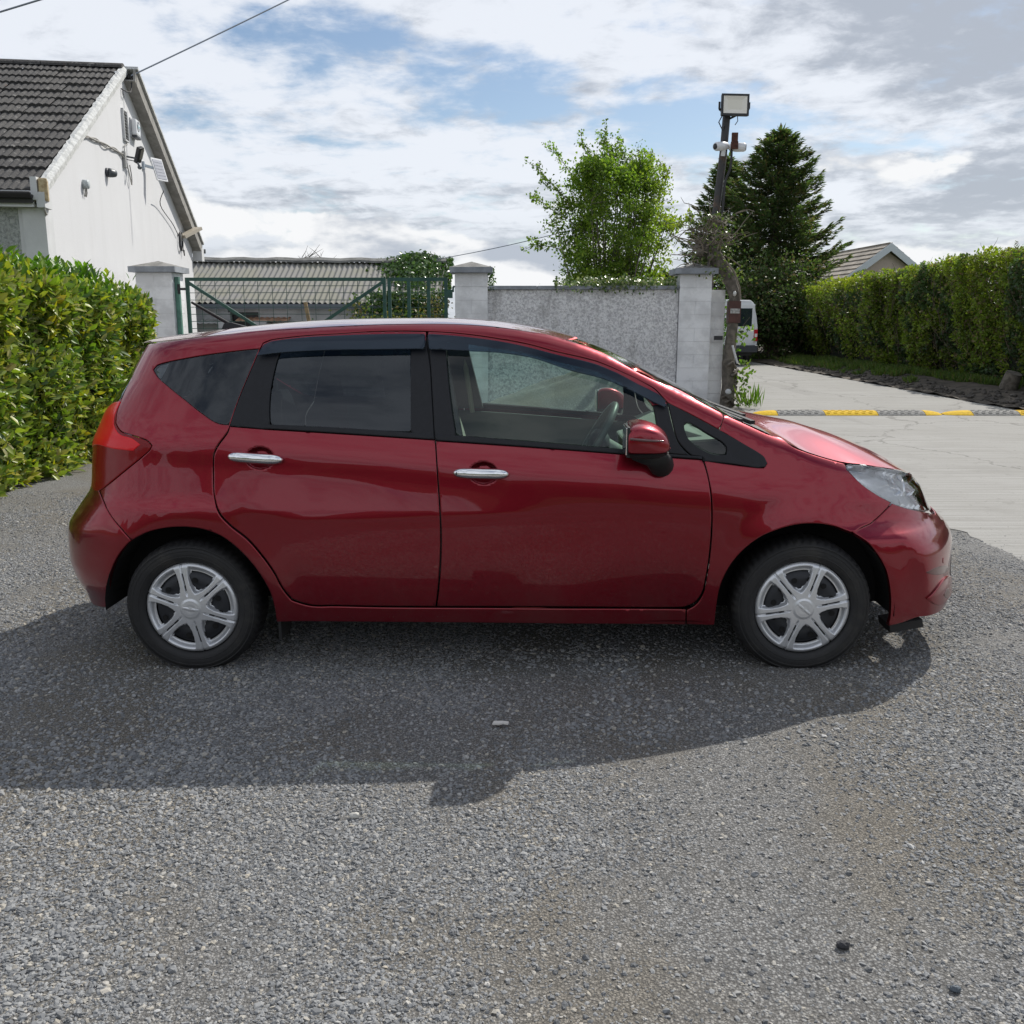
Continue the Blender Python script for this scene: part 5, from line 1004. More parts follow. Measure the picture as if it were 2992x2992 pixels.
# ---- cabin
ins = [(-.90, .42), (-.90, 1.033), (-.2, 1.005), (.5, .955), (.86, .93), (.88, .42)]
put_panel('door_lining', panel_mesh('m', ins, off=-.062, depth=.004, grid=.08, edge=0.), M('door_lining_grey', (.20, .215, .21), .7), car)
b = MB(); b.box((0, 0, .36), (1.70, 1.4, .03)); b.box((1.02, 0, .62), (.04, 1.06, .6)); b.box((-1.5, 0, .62), (.04, 1.06, .6)); b.build('cabin_floor', INTD, car)
# dashboard
dp = [(.62, .62), (.58, .80), (.66, .90), (.72, .955), (.80, .985), (1.02, 1.0), (1.09, .98), (1.0, .60)]
b = MB(); b.prism(dp, -.66, .66); ds = b.build('dashboard', INTD, car, .012)
b = MB(); b.prism([(.72, .962), (.80, .992), (1.02, 1.007), (1.0, .985), (.80, .97)], -.655, .655); b.build('dash_top', INT, ds); b = MB(); b.prism([(.66, .93), (.70, 1.0), (.80, 1.03), (.90, 1.0), (.90, .95)], -.55, -.17); b.build('instrument_hood', INT, ds, .01)
b = MB(); b.box((.635, 0, .83), (.06, .30, .24), Matrix.Rotation(-.25, 3, 'Y')); b.build('centre_console', INT, ds, .01); b = MB(); b.box((.61, 0, .86), (.02, .2, .1), Matrix.Rotation(-.25, 3, 'Y')); b.build('radio_screen', TRIM, ds)
# steering wheel
sw = MB(); ctr = Vector((.435, -.36, .955)); ax = Vector((-.86, 0, .50)).normalized(); ux = Vector((0, 1, 0)); uy = ax.cross(ux)
sw.tube([ctr + (ux * math.cos(a) + uy * math.sin(a)) * .185 for a in np.linspace(0, 2 * math.pi, 41)], .0165, 10, False)
st = sw.build('steering_wheel', M('leather_grey', (.10, .115, .11), .45), car)
b = MB(); b.ell(ctr - ax * .03, (.05, .085, .07)); 
for a in (0, math.pi, -math.pi / 2): b.bar(ctr - ax * .02, ctr + (ux * math.cos(a) + uy * math.sin(a)) * .18, .035, .02, tuple(ax))
b.build('steering_hub', INTD, st); b = MB(); b.tube([ctr - ax * .04, ctr - ax * .30], .045, 10); b.tube([ctr - ax * .10 + ux * -.04, ctr - ax * .09 - ux * .20], .011, 6); b.build('steering_column', INT, st)
# seats
def seat(y, x, w_=.50, bx=-.02):
    b = MB(); b.box((x, y, .55), (.52, w_, .16), Matrix.Rotation(-.12, 3, 'Y'), .05); s_ = b.build('seat', SEAT, car)
    b = MB(); b.box((x - .31, y, .86), (.14, w_, .62), Matrix.Rotation(-.28, 3, 'Y'), .05); b.build('backrest', SEAT, s_)
    b = MB(); b.box((x - .44, y, 1.24), (.10, .26, .19), Matrix.Rotation(-.2, 3, 'Y'), .04); b.tube([(x - .41, y - .06, 1.1), (x - .435, y - .06, 1.2)], .006, 6); b.tube([(x - .41, y + .06, 1.1), (x - .435, y + .06, 1.2)], .006, 6); b.build('headrest', SEAT, s_)
seat(-.36, -.02); seat(.36, .02)
b = MB(); b.box((-.92, 0, .56), (.50, 1.25, .16), None, .05); rs_ = b.build('rear_seat', SEAT, car); b = MB(); b.box((-1.18, 0, .84), (.14, 1.25, .56), Matrix.Rotation(-.3, 3, 'Y'), .05); b.build('backrest', SEAT, rs_)
for y in (-.40, .40): b = MB(); b.box((-1.29, y, 1.17), (.10, .26, .16), Matrix.Rotation(-.25, 3, 'Y'), .04); b.build('headrest', SEAT, rs_)
# pillar linings and belts seen through the glass, roof lining
for sg in (-1, 1):
    b = MB(); p = [(-.33, 1.42), (-.22, 1.42), (-.13, 1.0), (-.27, 1.0)]
    V = [(x, sg * (float(Yf(np.array([x]), np.array([z]))[0]) - o_), z) for o_ in (.022, .075) for x, z in p]; b.add(V, [(0, 1, 2, 3), (7, 6, 5, 4), (0, 4, 5, 1), (1, 5, 6, 2), (2, 6, 7, 3), (3, 7, 4, 0)]); b.build('pillar_lining', INTD, car)
    p = [(.31, 1.385), (.36, 1.40), (1.0, 1.06), (.95, 1.05)]
    b = MB(); b.tube([(-.23, sg * .60, 1.36), (-.215, sg * .635, 1.2), (-.19, sg * .70, .98)], .016, 6); b.build('seat_belt', M('belt_webbing', (.45, .45, .40), .8), car)
b = MB(); b.prism([(-1.48, 1.375), (-.9, 1.44), (-.3, 1.455), (.1, 1.43), (.3, 1.385), (.3, 1.378), (-.3, 1.445), (-1.48, 1.365)], -.44, .44); b.build('roof_lining', INT, car)
b = MB(); b.box((.42, .0, 1.30), (.03, .22, .065), Matrix.Rotation(.2, 3, 'Y'), .01); b.build('interior_mirror', INTD, car)

# ------------------------------------------------------------ vegetation
LAUREL = leafmat('laurel_leaf', .30, .40, .4); LEAF = leafmat('soft_leaf', .45, .5, .3); NEEDLE = leafmat('needle', .30, .6, .2); DULL = leafmat('dull_hedge_leaf', .38, .5, .35)
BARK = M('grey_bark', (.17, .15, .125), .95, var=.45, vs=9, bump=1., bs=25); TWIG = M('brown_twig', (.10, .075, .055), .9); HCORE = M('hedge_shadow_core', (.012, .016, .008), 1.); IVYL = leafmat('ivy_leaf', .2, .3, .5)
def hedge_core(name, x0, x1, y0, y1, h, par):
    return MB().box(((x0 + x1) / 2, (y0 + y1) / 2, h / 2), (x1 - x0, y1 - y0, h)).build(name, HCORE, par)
# --- laurel hedge on the left: a clipped block with a rounded far end
def laurel():
    hg = empty('hedge', (-5.4, 8.5, 0), 0, 'clipped laurel hedge with glossy yellow green leaves in front of the white house', 'hedge')
    hg_loc = np.array([-5.4, 8.5, 0]); x0, x1, y0, y1 = -6.6, -4.44, 4.5, 12.1
    n = 46000
    face = rng.choice(4, n, p=[.60, .27, .10, .03]); u, v = rng.random(n), rng.random(n); P = np.zeros((n, 3)); N = np.zeros((n, 3)); top = lambda y: np.interp(y, [4, 8, 9.5, 11.5], [1.95, 1.93, 1.92, 1.82])
    y = y0 + (y1 - y0) * u; x = x0 + (x1 - x0) * u
    f = face == 0; P[f] = np.stack([np.full(n, x1), y, v * top(y)], 1)[f]; N[f] = (1, 0, .12)
    f = face == 1; P[f] = np.stack([x0 + (x1 - x0) * v, y, top(y)], 1)[f]; N[f] = (.05, 0, 1)
    f = face == 2; P[f] = np.stack([x, np.full(n, y1), v * top(y1)], 1)[f]; N[f] = (0, 1, .1)
    f = face == 3; P[f] = np.stack([x, np.full(n, y0), v * top(y0)], 1)[f]; N[f] = (0, -1, .1)
    # round the top and far corner
    tz = top(P[:, 1]); r = .30; ax = np.clip((P[:, 0] - (x1 - r)) / r, 0, 1); az_ = np.clip((P[:, 2] - (tz - r)) / r, 0, 1); L = np.hypot(ax, az_); s = np.where((ax > 0) & (az_ > 0), 1 / np.maximum(L, 1), 1)
    P[:, 0] = np.where(ax > 0, x1 - r + ax * r * s, P[:, 0]); P[:, 2] = np.where(az_ > 0, tz - r + az_ * r * s, P[:, 2])
    r = .5; ay = np.clip((P[:, 1] - (y1 - r)) / r, 0, 1); ax = np.clip((P[:, 0] - (x1 - r)) / r, 0, 1); L = np.hypot(ax, ay); s = np.where((ax > 0) & (ay > 0), 1 / np.maximum(L, 1), 1); P[:, 0] = np.where(ax > 0, x1 - r + ax * r * s, P[:, 0]); P[:, 1] = np.where(ay > 0, y1 - r + ay * r * s, P[:, 1])
    lump_ = vnoise(P, 2.2, 3); depth = rng.random(n) ** 1.6 * .24
    N = unit(N + rnd(n, .10)); P = P + N * (lump_[:, None] * .16 - .06) - N * depth[:, None]
    sprig = (rng.random(n) < .06) & (face == 1); P[sprig] += np.array([0, 0, 1.]) * rng.uniform(.02, .16, (sprig.sum(), 1))
    P[:, 2] = np.maximum(P[:, 2], .03)
    D = unit(N * .65 + rnd(n, .55) + np.array([0, 0, .42])); FN = unit(N * .9 + np.array([.1, -.05, .55]) + rnd(n, .35))
    Lf = .055 + .085 * rng.random(n) ** 1.4; Wf = Lf * rng.uniform(.38, .52, n)
    pal = [(4, (.17, .225, .03)), (4, (.23, .28, .04)), (2.4, (.085, .14, .03)), (3, (.34, .34, .05)), (1.8, (.36, .32, .12)), (1., (.48, .40, .03))]
    c = pick(pal, n, .2); yl = vnoise(P, 1.4, 9)[:, None]; c = c * (1 + .35 * (yl - .5) * np.array([1.6, .7, .3])); hi_ = np.clip((P[:, 2:3] - 1.5) / .5, 0, 1); c = c * (1 - hi_ * np.array([.25, .0, .1]))
    leaves('foliage', P - hg_loc, D, FN, Lf, Wf, np.clip(c, 0, 1), LAUREL, hg, .22, True, .12)
    # upright shoots along the top edge
    m = 300; base = np.stack([rng.uniform(-5.2, -4.6, m), rng.uniform(5, 11.2, m), np.zeros(m)], 1); base[:, 2] = np.interp(base[:, 1], [4, 8, 9.5, 11.5], [1.93, 1.92, 1.91, 1.82]); PP, DD, NN, LL = [], [], [], []
    for b_ in base:
        hgt = rng.uniform(.05, .24)
        for k in range(9): a = rng.uniform(0, 6.28); PP.append(b_ + np.array([0, 0, hgt * k / 9])); d = np.array([math.cos(a) * .6, math.sin(a) * .6, .9]); DD.append(d); NN.append(np.array([-math.cos(a), -math.sin(a), .7])); LL.append(rng.uniform(.07, .12))
    PP, DD, NN, LL = map(np.array, (PP, DD, NN, LL)); leaves('top_shoots', PP - hg_loc, DD, NN, LL, LL * .42, pick([(3, (.09, .20, .02)), (2, (.14, .24, .025))], len(PP), .2), LAUREL, hg, .2, True, .1)
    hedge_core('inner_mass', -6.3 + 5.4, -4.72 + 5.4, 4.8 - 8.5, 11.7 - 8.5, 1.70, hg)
laurel()
# --- mixed hedge along the right of the road
def mixed():
    hg = empty('hedge', (11.4, 28, 0), 0, 'tall mixed hedge of hawthorn and ivy along the right side of the concrete road', 'hedge'); o = np.array([11.4, 28, 0]); y0, y1 = 8.5, 36.5; n = 160000
    y = np.where(rng.random(n) < .62, 15. + 13. * rng.random(n), np.where(rng.random(n) < .5, y0 + 6.7 * rng.random(n), 26 + 10.5 * rng.random(n))); t = rng.random(n); top = np.interp(y, [8.5, 19, 25, 30, 37], [2.92, 2.88, 2.74, 2.64, 2.52]) + .05 * np.sin(y * .9) + .04 * np.sin(y * 2.3); topf = rng.random(n) < .24
    z = np.where(topf, top, t ** .9 * top); bulge = .55 * np.sin(np.clip(z / 2.7, 0, 1) * 2.2)
    x = np.where(topf, 10.3 + 1.7 * rng.random(n), 10.75 - bulge - .18 * (z / 2.7)); P = np.stack([x, y, z], 1)
    N = np.where(topf[:, None], np.array([[-.1, 0, 1.]]), np.array([[-1., 0, .15]])); N = unit(N + rnd(n, .2)); lm = vnoise(P, 1.7, 5); lm2 = vnoise(P, 4.5, 6)
    P = P + N * ((lm * .42 + lm2 * .22 - .36) - rng.random(n) ** 1.5 * .30)[:, None]; P[:, 2] = np.maximum(P[:, 2], .08)
    cap = (rng.random(n) < .10) & (y < 15); P[cap, 0] = 10.2 + 2.4 * rng.random(cap.sum()); P[cap, 1] = y0 + .5 + rng.normal(0, .2, cap.sum()); P[cap, 2] = 2.75 * rng.random(cap.sum()); N[cap] = unit(np.array([[0, -1., .2]]) + rnd(cap.sum(), .3))
    edge = np.clip((z - 2.2) / .4, 0, 1)
    pale = vnoise(P, 1.1, 11); ivy = .45 * vnoise(P, .9, 21) + .35 * vnoise(P, 2.1, 22) + .2 * vnoise(P, 5., 24) > .60
    c1 = pick([(4, (.125, .175, .028)), (3, (.165, .215, .03)), (2, (.085, .125, .028)), (1.8, (.14, .11, .065))], n, .25); c2 = pick([(4, (.045, .075, .032)), (2, (.045, .075, .03)), (1, (.10, .08, .055))], n, .25); c = np.where(ivy[:, None], c2, c1) * (.95 + .7 * pale[:, None])
    lit_top = pick([(1, (.22, .28, .02)), (1, (.28, .30, .03))], n, .2); c = c + (lit_top - c) * (edge * np.clip(vnoise(P, 2., 31) * 1.4 - .3, 0, 1) * (y > 20))[:, None]  # sunlit yellow along the hedge top mixed into the leaf colour
    Lf = np.where(ivy, rng.uniform(.05, .09, n), rng.uniform(.045, .085, n)) * np.interp(y, [15, 22, 40], [1.0, 1.2, 1.6])
    D = unit(N * .5 + rnd(n, .7) + np.array([0, 0, .2])); FN = unit(N + rnd(n, .6) + np.array([0, 0, .4])); leaves('foliage', P - o, D, FN, Lf, Lf * .62, np.clip(c, 0, 1), DULL, hg, .15, False, .1)
    b = MB()
    for k in range(420):
        yy = y0 + (y1 - y0) * random.random() ** 1.5; zz = random.uniform(.3, 2.6); xx = 10.72 - .55 * math.sin(zz / 2.7 * 2.2) - .15 * zz / 2.7 + random.uniform(-.05, .1); d = Vector((random.uniform(-.25, .05), random.uniform(-.5, .5), random.uniform(.1, .7))); p = Vector((xx - 11.4, yy - 28, zz)); b.tube([p - d * .5, p + Vector((random.uniform(-.05, .05),) * 3), p + d * .5], [.008, .006, .003], 4, False)
    t_ = b.build('twigs', TWIG, hg); t_['kind'] = 'stuff'
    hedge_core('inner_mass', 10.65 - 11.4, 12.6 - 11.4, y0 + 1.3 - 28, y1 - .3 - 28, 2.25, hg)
    # dark leafy sprays poking above the top
    PP, DD, NN, LL = [], [], [], []
    for (yy, xx, h) in ((18.9, 10.25, .62), (18.3, 10.1, .4), (19.3, 10.2, .3), (18.1, 10.15, .35), (20.0, 10.3, .25), (19.7, 10.35, .26)):
        for k in range(26): u = k / 26; a = k * 2.4; PP.append((xx + .02 * math.cos(a), yy + .02 * math.sin(a), 2.78 + h * u)); DD.append((math.cos(a) * .5, math.sin(a) * .5, .8)); NN.append((-math.cos(a), -math.sin(a), .6)); LL.append(.07 * (1.1 - .5 * u))
    PP, DD, NN, LL = map(np.array, (PP, DD, NN, LL)); leaves('top_shoots', PP - o, DD, NN, LL, LL * .5, pick([(2, (.10, .13, .03)), (2, (.08, .05, .05))], len(PP)), DULL, hg, .2)
mixed()
# grass and weeds along the foot of that hedge
def verge_grass():
    n = 60000; y = 13 + 24 * rng.random(n) ** 1.2; u = rng.random(n) ** .8; x = 8.85 + 1.75 * u - .1 * np.sin(y * 1.3) ; k = vnoise(np.stack([x, y, x * 0], 1), 1.6, 4) > np.interp(x, [8.8, 9.6, 10.4], [.72, .48, .30]); x, y = x[k], y[k]; n = len(x); P = np.stack([x, y, verge_z(x, y) - .01], 1)
    D = unit(np.array([[0, 0, 1.]]) + rnd(n, .38)); L = rng.uniform(.06, .20, n); leaves('verge_grass', P, D, unit(rnd(n) * np.array([1, 1, .2])), L, L * .16, pick([(3, (.075, .13, .03)), (2, (.11, .16, .035)), (1, (.13, .12, .05))], n, .25), DULL, None, .1)
verge_grass()
b = MB()
for k in range(420):
    y = 12.5 + 16 * random.random() ** 1.2; x = 8.50 + abs(random.gauss(0, .42)); s_ = random.uniform(.02, .075); z = float(verge_z(x, y)) + s_ * .2
    b.ell((x, y, z), (s_, s_ * random.uniform(.6, 1.), s_ * random.uniform(.4, .7)), 5, 3, Matrix.Rotation(random.uniform(0, 3), 3, 'Z'))
o = b.build('verge_stones', M('soil_clods', (.10, .09, .08), .95, var=.5, vs=20)); o['kind'] = 'stuff'
tag(MB().tube([(9.75, 18.7, .12), (9.80, 18.6, .45)], [.17, .15], 12).build('tree_stump', BARK), 'short cut tree stump in the verge at the foot of the right hedge', 'stump')
tag(MB().tube([(9.9, 18.2, .40), (10.2, 18.3, .52), (10.7, 18.5, .48)], [.025, .03, .03], 7).build('fallen_branch', M('pale_cut_wood', (.28, .19, .11), .8)), 'pale broken branch lying beside the stump on the verge', 'branch')
# --- generic limb and leaf tree
def limb(b, p, d, L, r, wob=.12, n=6):
    pts = [Vector(p)]; d = Vector(d).normalized()
    for k in range(n): d = (d + Vector((random.gauss(0, wob), random.gauss(0, wob), random.gauss(0, wob)))).normalized(); pts.append(pts[-1] + d * L / n)
    b.tube(pts, [r * (1 - .8 * k / n) for k in range(n + 1)], 6, False); return pts
def leafy_tree():
    t = empty('hawthorn_tree', (2.17, 22, -.1), 0, 'bright green many stemmed hawthorn tree standing behind the roughcast wall', 'tree'); t.scale = (.95, .95, .97); b = MB(); rd_ = random.Random(5); P = []
    def along(pts, m_, sp): 
        for _ in range(m_): i = rd_.random() ** .7 * (len(pts) - 1.001); k = int(i); P.append(tuple(pts[k].lerp(pts[k + 1], i - k) + Vector((rd_.gauss(0, sp), rd_.gauss(0, sp), rd_.gauss(0, sp)))))
    hw = lambda z: np.interp(z, [.6, 1.6, 2.3, 3.3, 4.2, 4.8, 5.2], [.85, 1.05, 1.20, 1.45, 1.55, 1.15, .55]); cx = lambda z: np.interp(z, [.6, 2.3, 3.8, 5.2], [.12, .12, .12, .18])
    for k in range(40):      # many upright stems
        a = rd_.uniform(0, 6.28); r_ = rd_.uniform(.1, 1) ** .6; zt = rd_.uniform(3.6, 5.2); tip = Vector((cx(zt) + math.cos(a) * r_ * hw(zt), math.sin(a) * r_ * hw(zt) * .8, zt)); base = Vector((math.cos(a) * .25 * r_, math.sin(a) * .2 * r_, .1)); mid = base.lerp(tip, .5) + Vector((rd_.gauss(0, .12), rd_.gauss(0, .12), .15)); pts = [base.lerp(mid, u).lerp(mid.lerp(tip, u), u) for u in np.linspace(0, 1, 10)]; b.tube(pts, [.04 * (1 - .85 * i / 9) for i in range(10)], 6, False)
        for q in range(6): s_ = pts[rd_.randrange(3, 10)]; tw = limb(b, s_, Vector((rd_.gauss(-.1, .7), rd_.gauss(0, .6), rd_.uniform(-.1, .9))), rd_.uniform(.4, .8), .010, .15, 5); along(tw, 34, .07)
    for x0_, z0_, dx, dz, L in ((-1.0, 3.9, -.9, .55, 1.15), (-.95, 4.2, -.75, .7, 1.2), (-.6, 4.5, -.55, .9, 1.25), (-.2, 4.7, -.35, 1., 1.0), (.1, 4.7, -.25, 1.1, 1.05), (.55, 4.8, -.25, 1., .95), (.8, 4.5, .05, 1., .9), (1.2, 4.3, .25, .9, .75), (-1.15, 3.2, -.8, .4, .7), (1.35, 3.6, .7, .55, .7), (.35, 4.8, -.4, 1, 1.0)):       # wind-swept shoots
        pts = limb(b, (x0_, rd_.uniform(-.3, .3), z0_), (dx, rd_.uniform(-.15, .15), dz), L, .014, .10, 8); along(pts, 90, .05)
        for s_ in pts[2:]: along(limb(b, s_, Vector((rd_.uniform(-.8, .1), rd_.gauss(0, .4), rd_.uniform(-.1, .5))), .28, .005, .2, 4), 16, .03)
    b.build('trunk', BARK, t)
    nc = 230; cl = []
    while len(cl) < nc:
        z = rd_.uniform(.9, 5.1); a = rd_.uniform(0, 6.28); r_ = rd_.uniform(.25, 1.) ** .5; cl.append((cx(z) + math.cos(a) * r_ * hw(z) * .93, math.sin(a) * r_ * hw(z) * .8, z))
    cl = np.array(cl); q = cl[rng.integers(0, nc, 33000)] + rng.normal(0, 1, (33000, 3)) * np.array([.13, .13, .11]); P = np.concatenate([np.array(P), q]); P = P[P[:, 2] > .4]; n = len(P)
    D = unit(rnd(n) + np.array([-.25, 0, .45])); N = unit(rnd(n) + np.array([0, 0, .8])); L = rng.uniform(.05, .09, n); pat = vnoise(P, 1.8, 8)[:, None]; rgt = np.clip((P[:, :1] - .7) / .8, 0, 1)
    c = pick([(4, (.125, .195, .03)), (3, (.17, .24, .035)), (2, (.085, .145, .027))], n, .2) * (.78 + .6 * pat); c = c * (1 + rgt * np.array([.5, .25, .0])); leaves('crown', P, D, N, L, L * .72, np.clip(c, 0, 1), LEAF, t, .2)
leafy_tree()
def conifer(name, loc, H, R0, seed, label, dens=1., lean=0.):
    t = empty(name, loc, 0, label, 'tree'); rd_ = random.Random(seed); b = MB(); b.tube([(0, 0, 0), (lean * .5, 0, H * .5), (lean, 0, H)], [H * .028, H * .016, .015], 8); P, D, N, L = [], [], [], []
    nb = int(250 * dens)
    for k in range(nb):
        u = (k + .5) / nb; z = H * (.05 + .95 * u ** .85); rad = R0 * (1 - (z / H)) ** .58 * rd_.uniform(.60, 1.10) + .10; a = k * 2.39996 + rd_.uniform(-.3, .3); ca, sa = math.cos(a), math.sin(a); droop = rd_.uniform(.05, .30) * rad
        n = 7; pts = [Vector((ca * rad * i / n + lean * z / H, sa * rad * i / n, z - droop * math.sin(i / n * 2.6) * .9 + rad * .22 * (i / n) ** 2)) for i in range(n + 1)]; b.tube(pts, [.022 * (1 - i / (n + 1)) + .004 for i in range(n + 1)], 4, False)
        m_ = int(34 + 62 * rad)
        for _ in range(m_):
            i = rd_.random() ** .6 * (n - .001); j = int(i); q = pts[j].lerp(pts[j + 1], i - j); tw = rd_.uniform(-1, 1); side = Vector((-sa, ca, 0)); fr = i / n
            q = q + side * tw * (.10 + .30 * (1 - fr)) * min(1, rad) + Vector((0, 0, rd_.uniform(-.10, .03))); dd = Vector((ca, sa, 0)) * (.55 + fr * .5) + side * tw * 1.1 + Vector((0, 0, rd_.uniform(-.5, .45) + .5 * fr * fr)); P.append(tuple(q)); D.append(tuple(dd)); N.append((rd_.gauss(0, .5), rd_.gauss(0, .5), 1)); L.append(rd_.uniform(.12, .27))
    for k in range(60):
        z = H * rd_.uniform(.86, 1.03); a = rd_.uniform(0, 6.28); P.append((lean, 0, z - .15)); D.append((math.cos(a) * .5, math.sin(a) * .5, .8)); N.append((math.cos(a), math.sin(a), .2)); L.append(rd_.uniform(.15, .4))
    b.build('trunk', BARK, t); P, D, N, L = map(np.array, (P, D, N, L)); n = len(P); inn = np.clip(np.hypot(P[:, 0], P[:, 1]) / R0, 0, 1)[:, None]
    c = pick([(4, (.070, .110, .052)), (3, (.095, .14, .060)), (2, (.135, .115, .065)), (1.2, (.125, .17, .065))], n, .25) * (.8 + .5 * vnoise(P, 1.1, seed)[:, None]); leaves('crown', P, unit(D), unit(N), L, L * .30, np.clip(c, 0, 1), NEEDLE, t, .25, False, .1)
conifer('spruce_tree', (10.2, 38, 0), 8.45, 3.7, 3, 'tall dark green spruce tree rising behind the van and the right hedge', 1.5)
conifer('spruce_tree', (8.9, 41, 0), 7.9, 2.6, 4, 'darker spruce tree partly hidden behind the steel pole', .9)
conifer('spruce_tree', (5.15, 33, 0), 2.95, .85, 6, 'small dark conifer showing just above the wall beside the end pillar', .35)
# understorey round the spruce foot
def bush(name, loc, r, n, pal, label, mat=DULL, L0=(.06, .11), cat='shrub', seed=1, stem=True, flat=1.):
    t = empty(name, loc, 0, label, cat); cl = rng.normal(0, .42, (26, 3)) * np.array(r); cl[:, 2] = np.abs(cl[:, 2]) * .9 + r[2] * .45; P = cl[rng.integers(0, 26, n)] + rng.normal(0, .20, (n, 3)) * np.array(r); P[:, 2] = np.abs(P[:, 2]); L = rng.uniform(*L0, n); c = pick(pal, n, .25) * (.7 + .6 * vnoise(P, 3., seed)[:, None]); leaves('crown', P, unit(rnd(n) + np.array([0, 0, .4])), unit(rnd(n) + np.array([0, 0, .6])), L, L * .65, np.clip(c, 0, 1), mat, t, .2)
    if stem:
        b = MB()
        for k in range(9): limb(b, (random.gauss(0, .1) * r[0], random.gauss(0, .1) * r[1], 0), (random.gauss(0, .5) * r[0], random.gauss(0, .5) * r[1], r[2]), r[2] * 1.3, .02, .1, 5)
        b.build('stems', TWIG, t)
    return t
bush('shrub', (9.3, 34.2, 0), (2.4, 1.2, 2.1), 16000, [(3, (.060, .095, .033)), (2, (.075, .12, .035)), (2, (.10, .085, .05))], 'dark leafy undergrowth below the tall spruce', L0=(.09, .16), seed=2)
bush('shrub', (4.6, 23.5, 0), (.9, .6, 1.55), 2500, [(1, (.07, .14, .02)), (1, (.05, .1, .02))], 'small green shrub between the leafy tree and the end pillar', seed=3)
bush('shrub', (-3.1, 22.0, 0), (.75, .5, 1.15), 2600, [(3, (.11, .115, .04)), (2, (.09, .12, .03)), (1, (.14, .10, .05))], 'brownish green shrub behind the narrow gate leaf', seed=4)
bush('shrub', (-2.05, 22.6, 0), (.8, .5, 1.20), 3000, [(2, (.13, .105, .05)), (2, (.10, .09, .04)), (1, (.08, .12, .03))], 'tan brown shrub beside the middle gate pillar', seed=5)
bush('shrub', (-4.2, 24.2, 0), (.9, .5, .8), 2200, [(2, (.03, .06, .02)), (1, (.05, .08, .03))], 'dark green shrub at the foot of the shed wall', seed=6)
bush('shrub', (1.15, 30.5, 0), (1.3, .8, 1.35), 2600, [(2, (.17, .14, .07)), (2, (.13, .13, .06)), (1, (.16, .12, .06))], 'fawn coloured thin shrub showing over the wall beside the middle pillar', seed=7, L0=(.05, .09))
# ivy over the shed end, ivy on the wall
def ivy_mass(name, label, P, N, L, par=None, pal=None, org=(0, 0, 0)):
    n = len(P); c = pick(pal or [(3, (.055, .115, .022)), (2, (.085, .155, .03)), (1.5, (.035, .08, .02))], n, .25); t = empty(name, org, 0, label, 'ivy'); leaves('foliage', P - np.array(org), unit(np.array([[0, -.2, -.6]]) + rnd(n, .6)), unit(N + rnd(n, .4)), L, L * .85, np.clip(c * (.75 + .5 * vnoise(P, 2.5, 3)[:, None]), 0, 1), IVYL, t, .1); return t
n = 9000; P = np.stack([rng.normal(-2.75, .62, n), 26.2 + rng.random(n) * 1.9, np.zeros(n)], 1); P[:, 0] = np.clip(P[:, 0], -4.1, -1.75); lvl = np.interp(P[:, 1], [26, 28.1], [1.9, 3.1]); P[:, 2] = lvl + rng.random(n) * .28 * np.exp(-((P[:, 0] + 2.7) / .9) ** 2) + .04
k = rng.random(n) < .35; P[k, 1] = 25.4 - rng.random(k.sum()) * .3; P[k, 2] = 1.0 + rng.random(k.sum()) * 1.2
ivy_mass('ivy', 'thick ivy covering the right end of the shed roof', P, np.tile([0, -.6, .8], (n, 1)), rng.uniform(.07, .13, n), org=(-2.75, 26.5, 0))
n = 1500; P = np.stack([np.clip(rng.normal(1.75, .55, n), .75, 2.75), 16.5 + rng.uniform(-.18, .2, n), 2.06 + np.abs(rng.normal(0, .06, n))], 1); hang = rng.random(n) < .16; P[hang, 1] = 16.31; P[hang, 2] -= rng.random(hang.sum()) * .16
ivy_mass('ivy', 'pale variegated ivy creeping along the top of the roughcast wall', P, np.tile([0, -.5, .9], (n, 1)), rng.uniform(.035, .065, n), pal=[(3, (.11, .17, .04)), (2, (.26, .29, .15)), (1, (.05, .10, .02))], org=(1.7, 16.5, 2.05))
n = 160; P = np.stack([rng.uniform(-.40, -.30, n), 16.4 + rng.uniform(-.1, .2, n), 1.95 + rng.random(n) * .4], 1)
ivy_mass('ivy', 'strip of ivy on the right edge of the middle pillar', P, np.tile([.6, -.6, .3], (n, 1)), rng.uniform(.03, .055, n), org=(-.36, 16.4, 2.0))
# --- old crooked trunk by the road end of the wall
tr = empty('old_trunk', (3.69, 16.30, 0), 0, 'crooked bare tree trunk with dead twigs and ivy at the road end of the wall', 'tree'); b = MB()
tp_ = [(.0, 0, -.02), (.02, 0, .35), (.0, .02, .75), (.03, .0, 1.15), (.05, .0, 1.55), (.06, .0, 1.85), (-.02, .03, 2.1), (-.16, .06, 2.32), (-.32, .10, 2.55), (-.42, .12, 2.72), (-.44, .12, 2.80)]
b.tube(tp_, [.125, .112, .104, .094, .090, .094, .105, .118, .130, .155, .11], 14)
for k in range(9): z = random.uniform(.05, .8); a = random.uniform(-2.6, -.4); b.tube([(.13 * math.cos(a), .13 * math.sin(a), z), (.16 * math.cos(a + .6), .16 * math.sin(a + .6), z + .05), (.14 * math.cos(a + 1.3), .14 * math.sin(a + 1.3), z - .05)], .025, 6)
for k in range(26): p = Vector((-.42 + random.gauss(0, .09), .12 + random.gauss(0, .08), 2.66 + random.gauss(0, .1))); b.ell(p, (.07, .06, .06), 7, 5)
b.build('trunk', BARK, tr); b = MB()
for k in range(85):
    p = Vector((-.40 + random.gauss(0, .13), .10 + random.gauss(0, .10), random.uniform(2.45, 3.1))); d = Vector((random.gauss(-.1, .8), random.gauss(0, .5), random.uniform(-.35, .6))); limb(b, p, d, random.uniform(.3, .8), random.uniform(.008, .018), .35, 6)
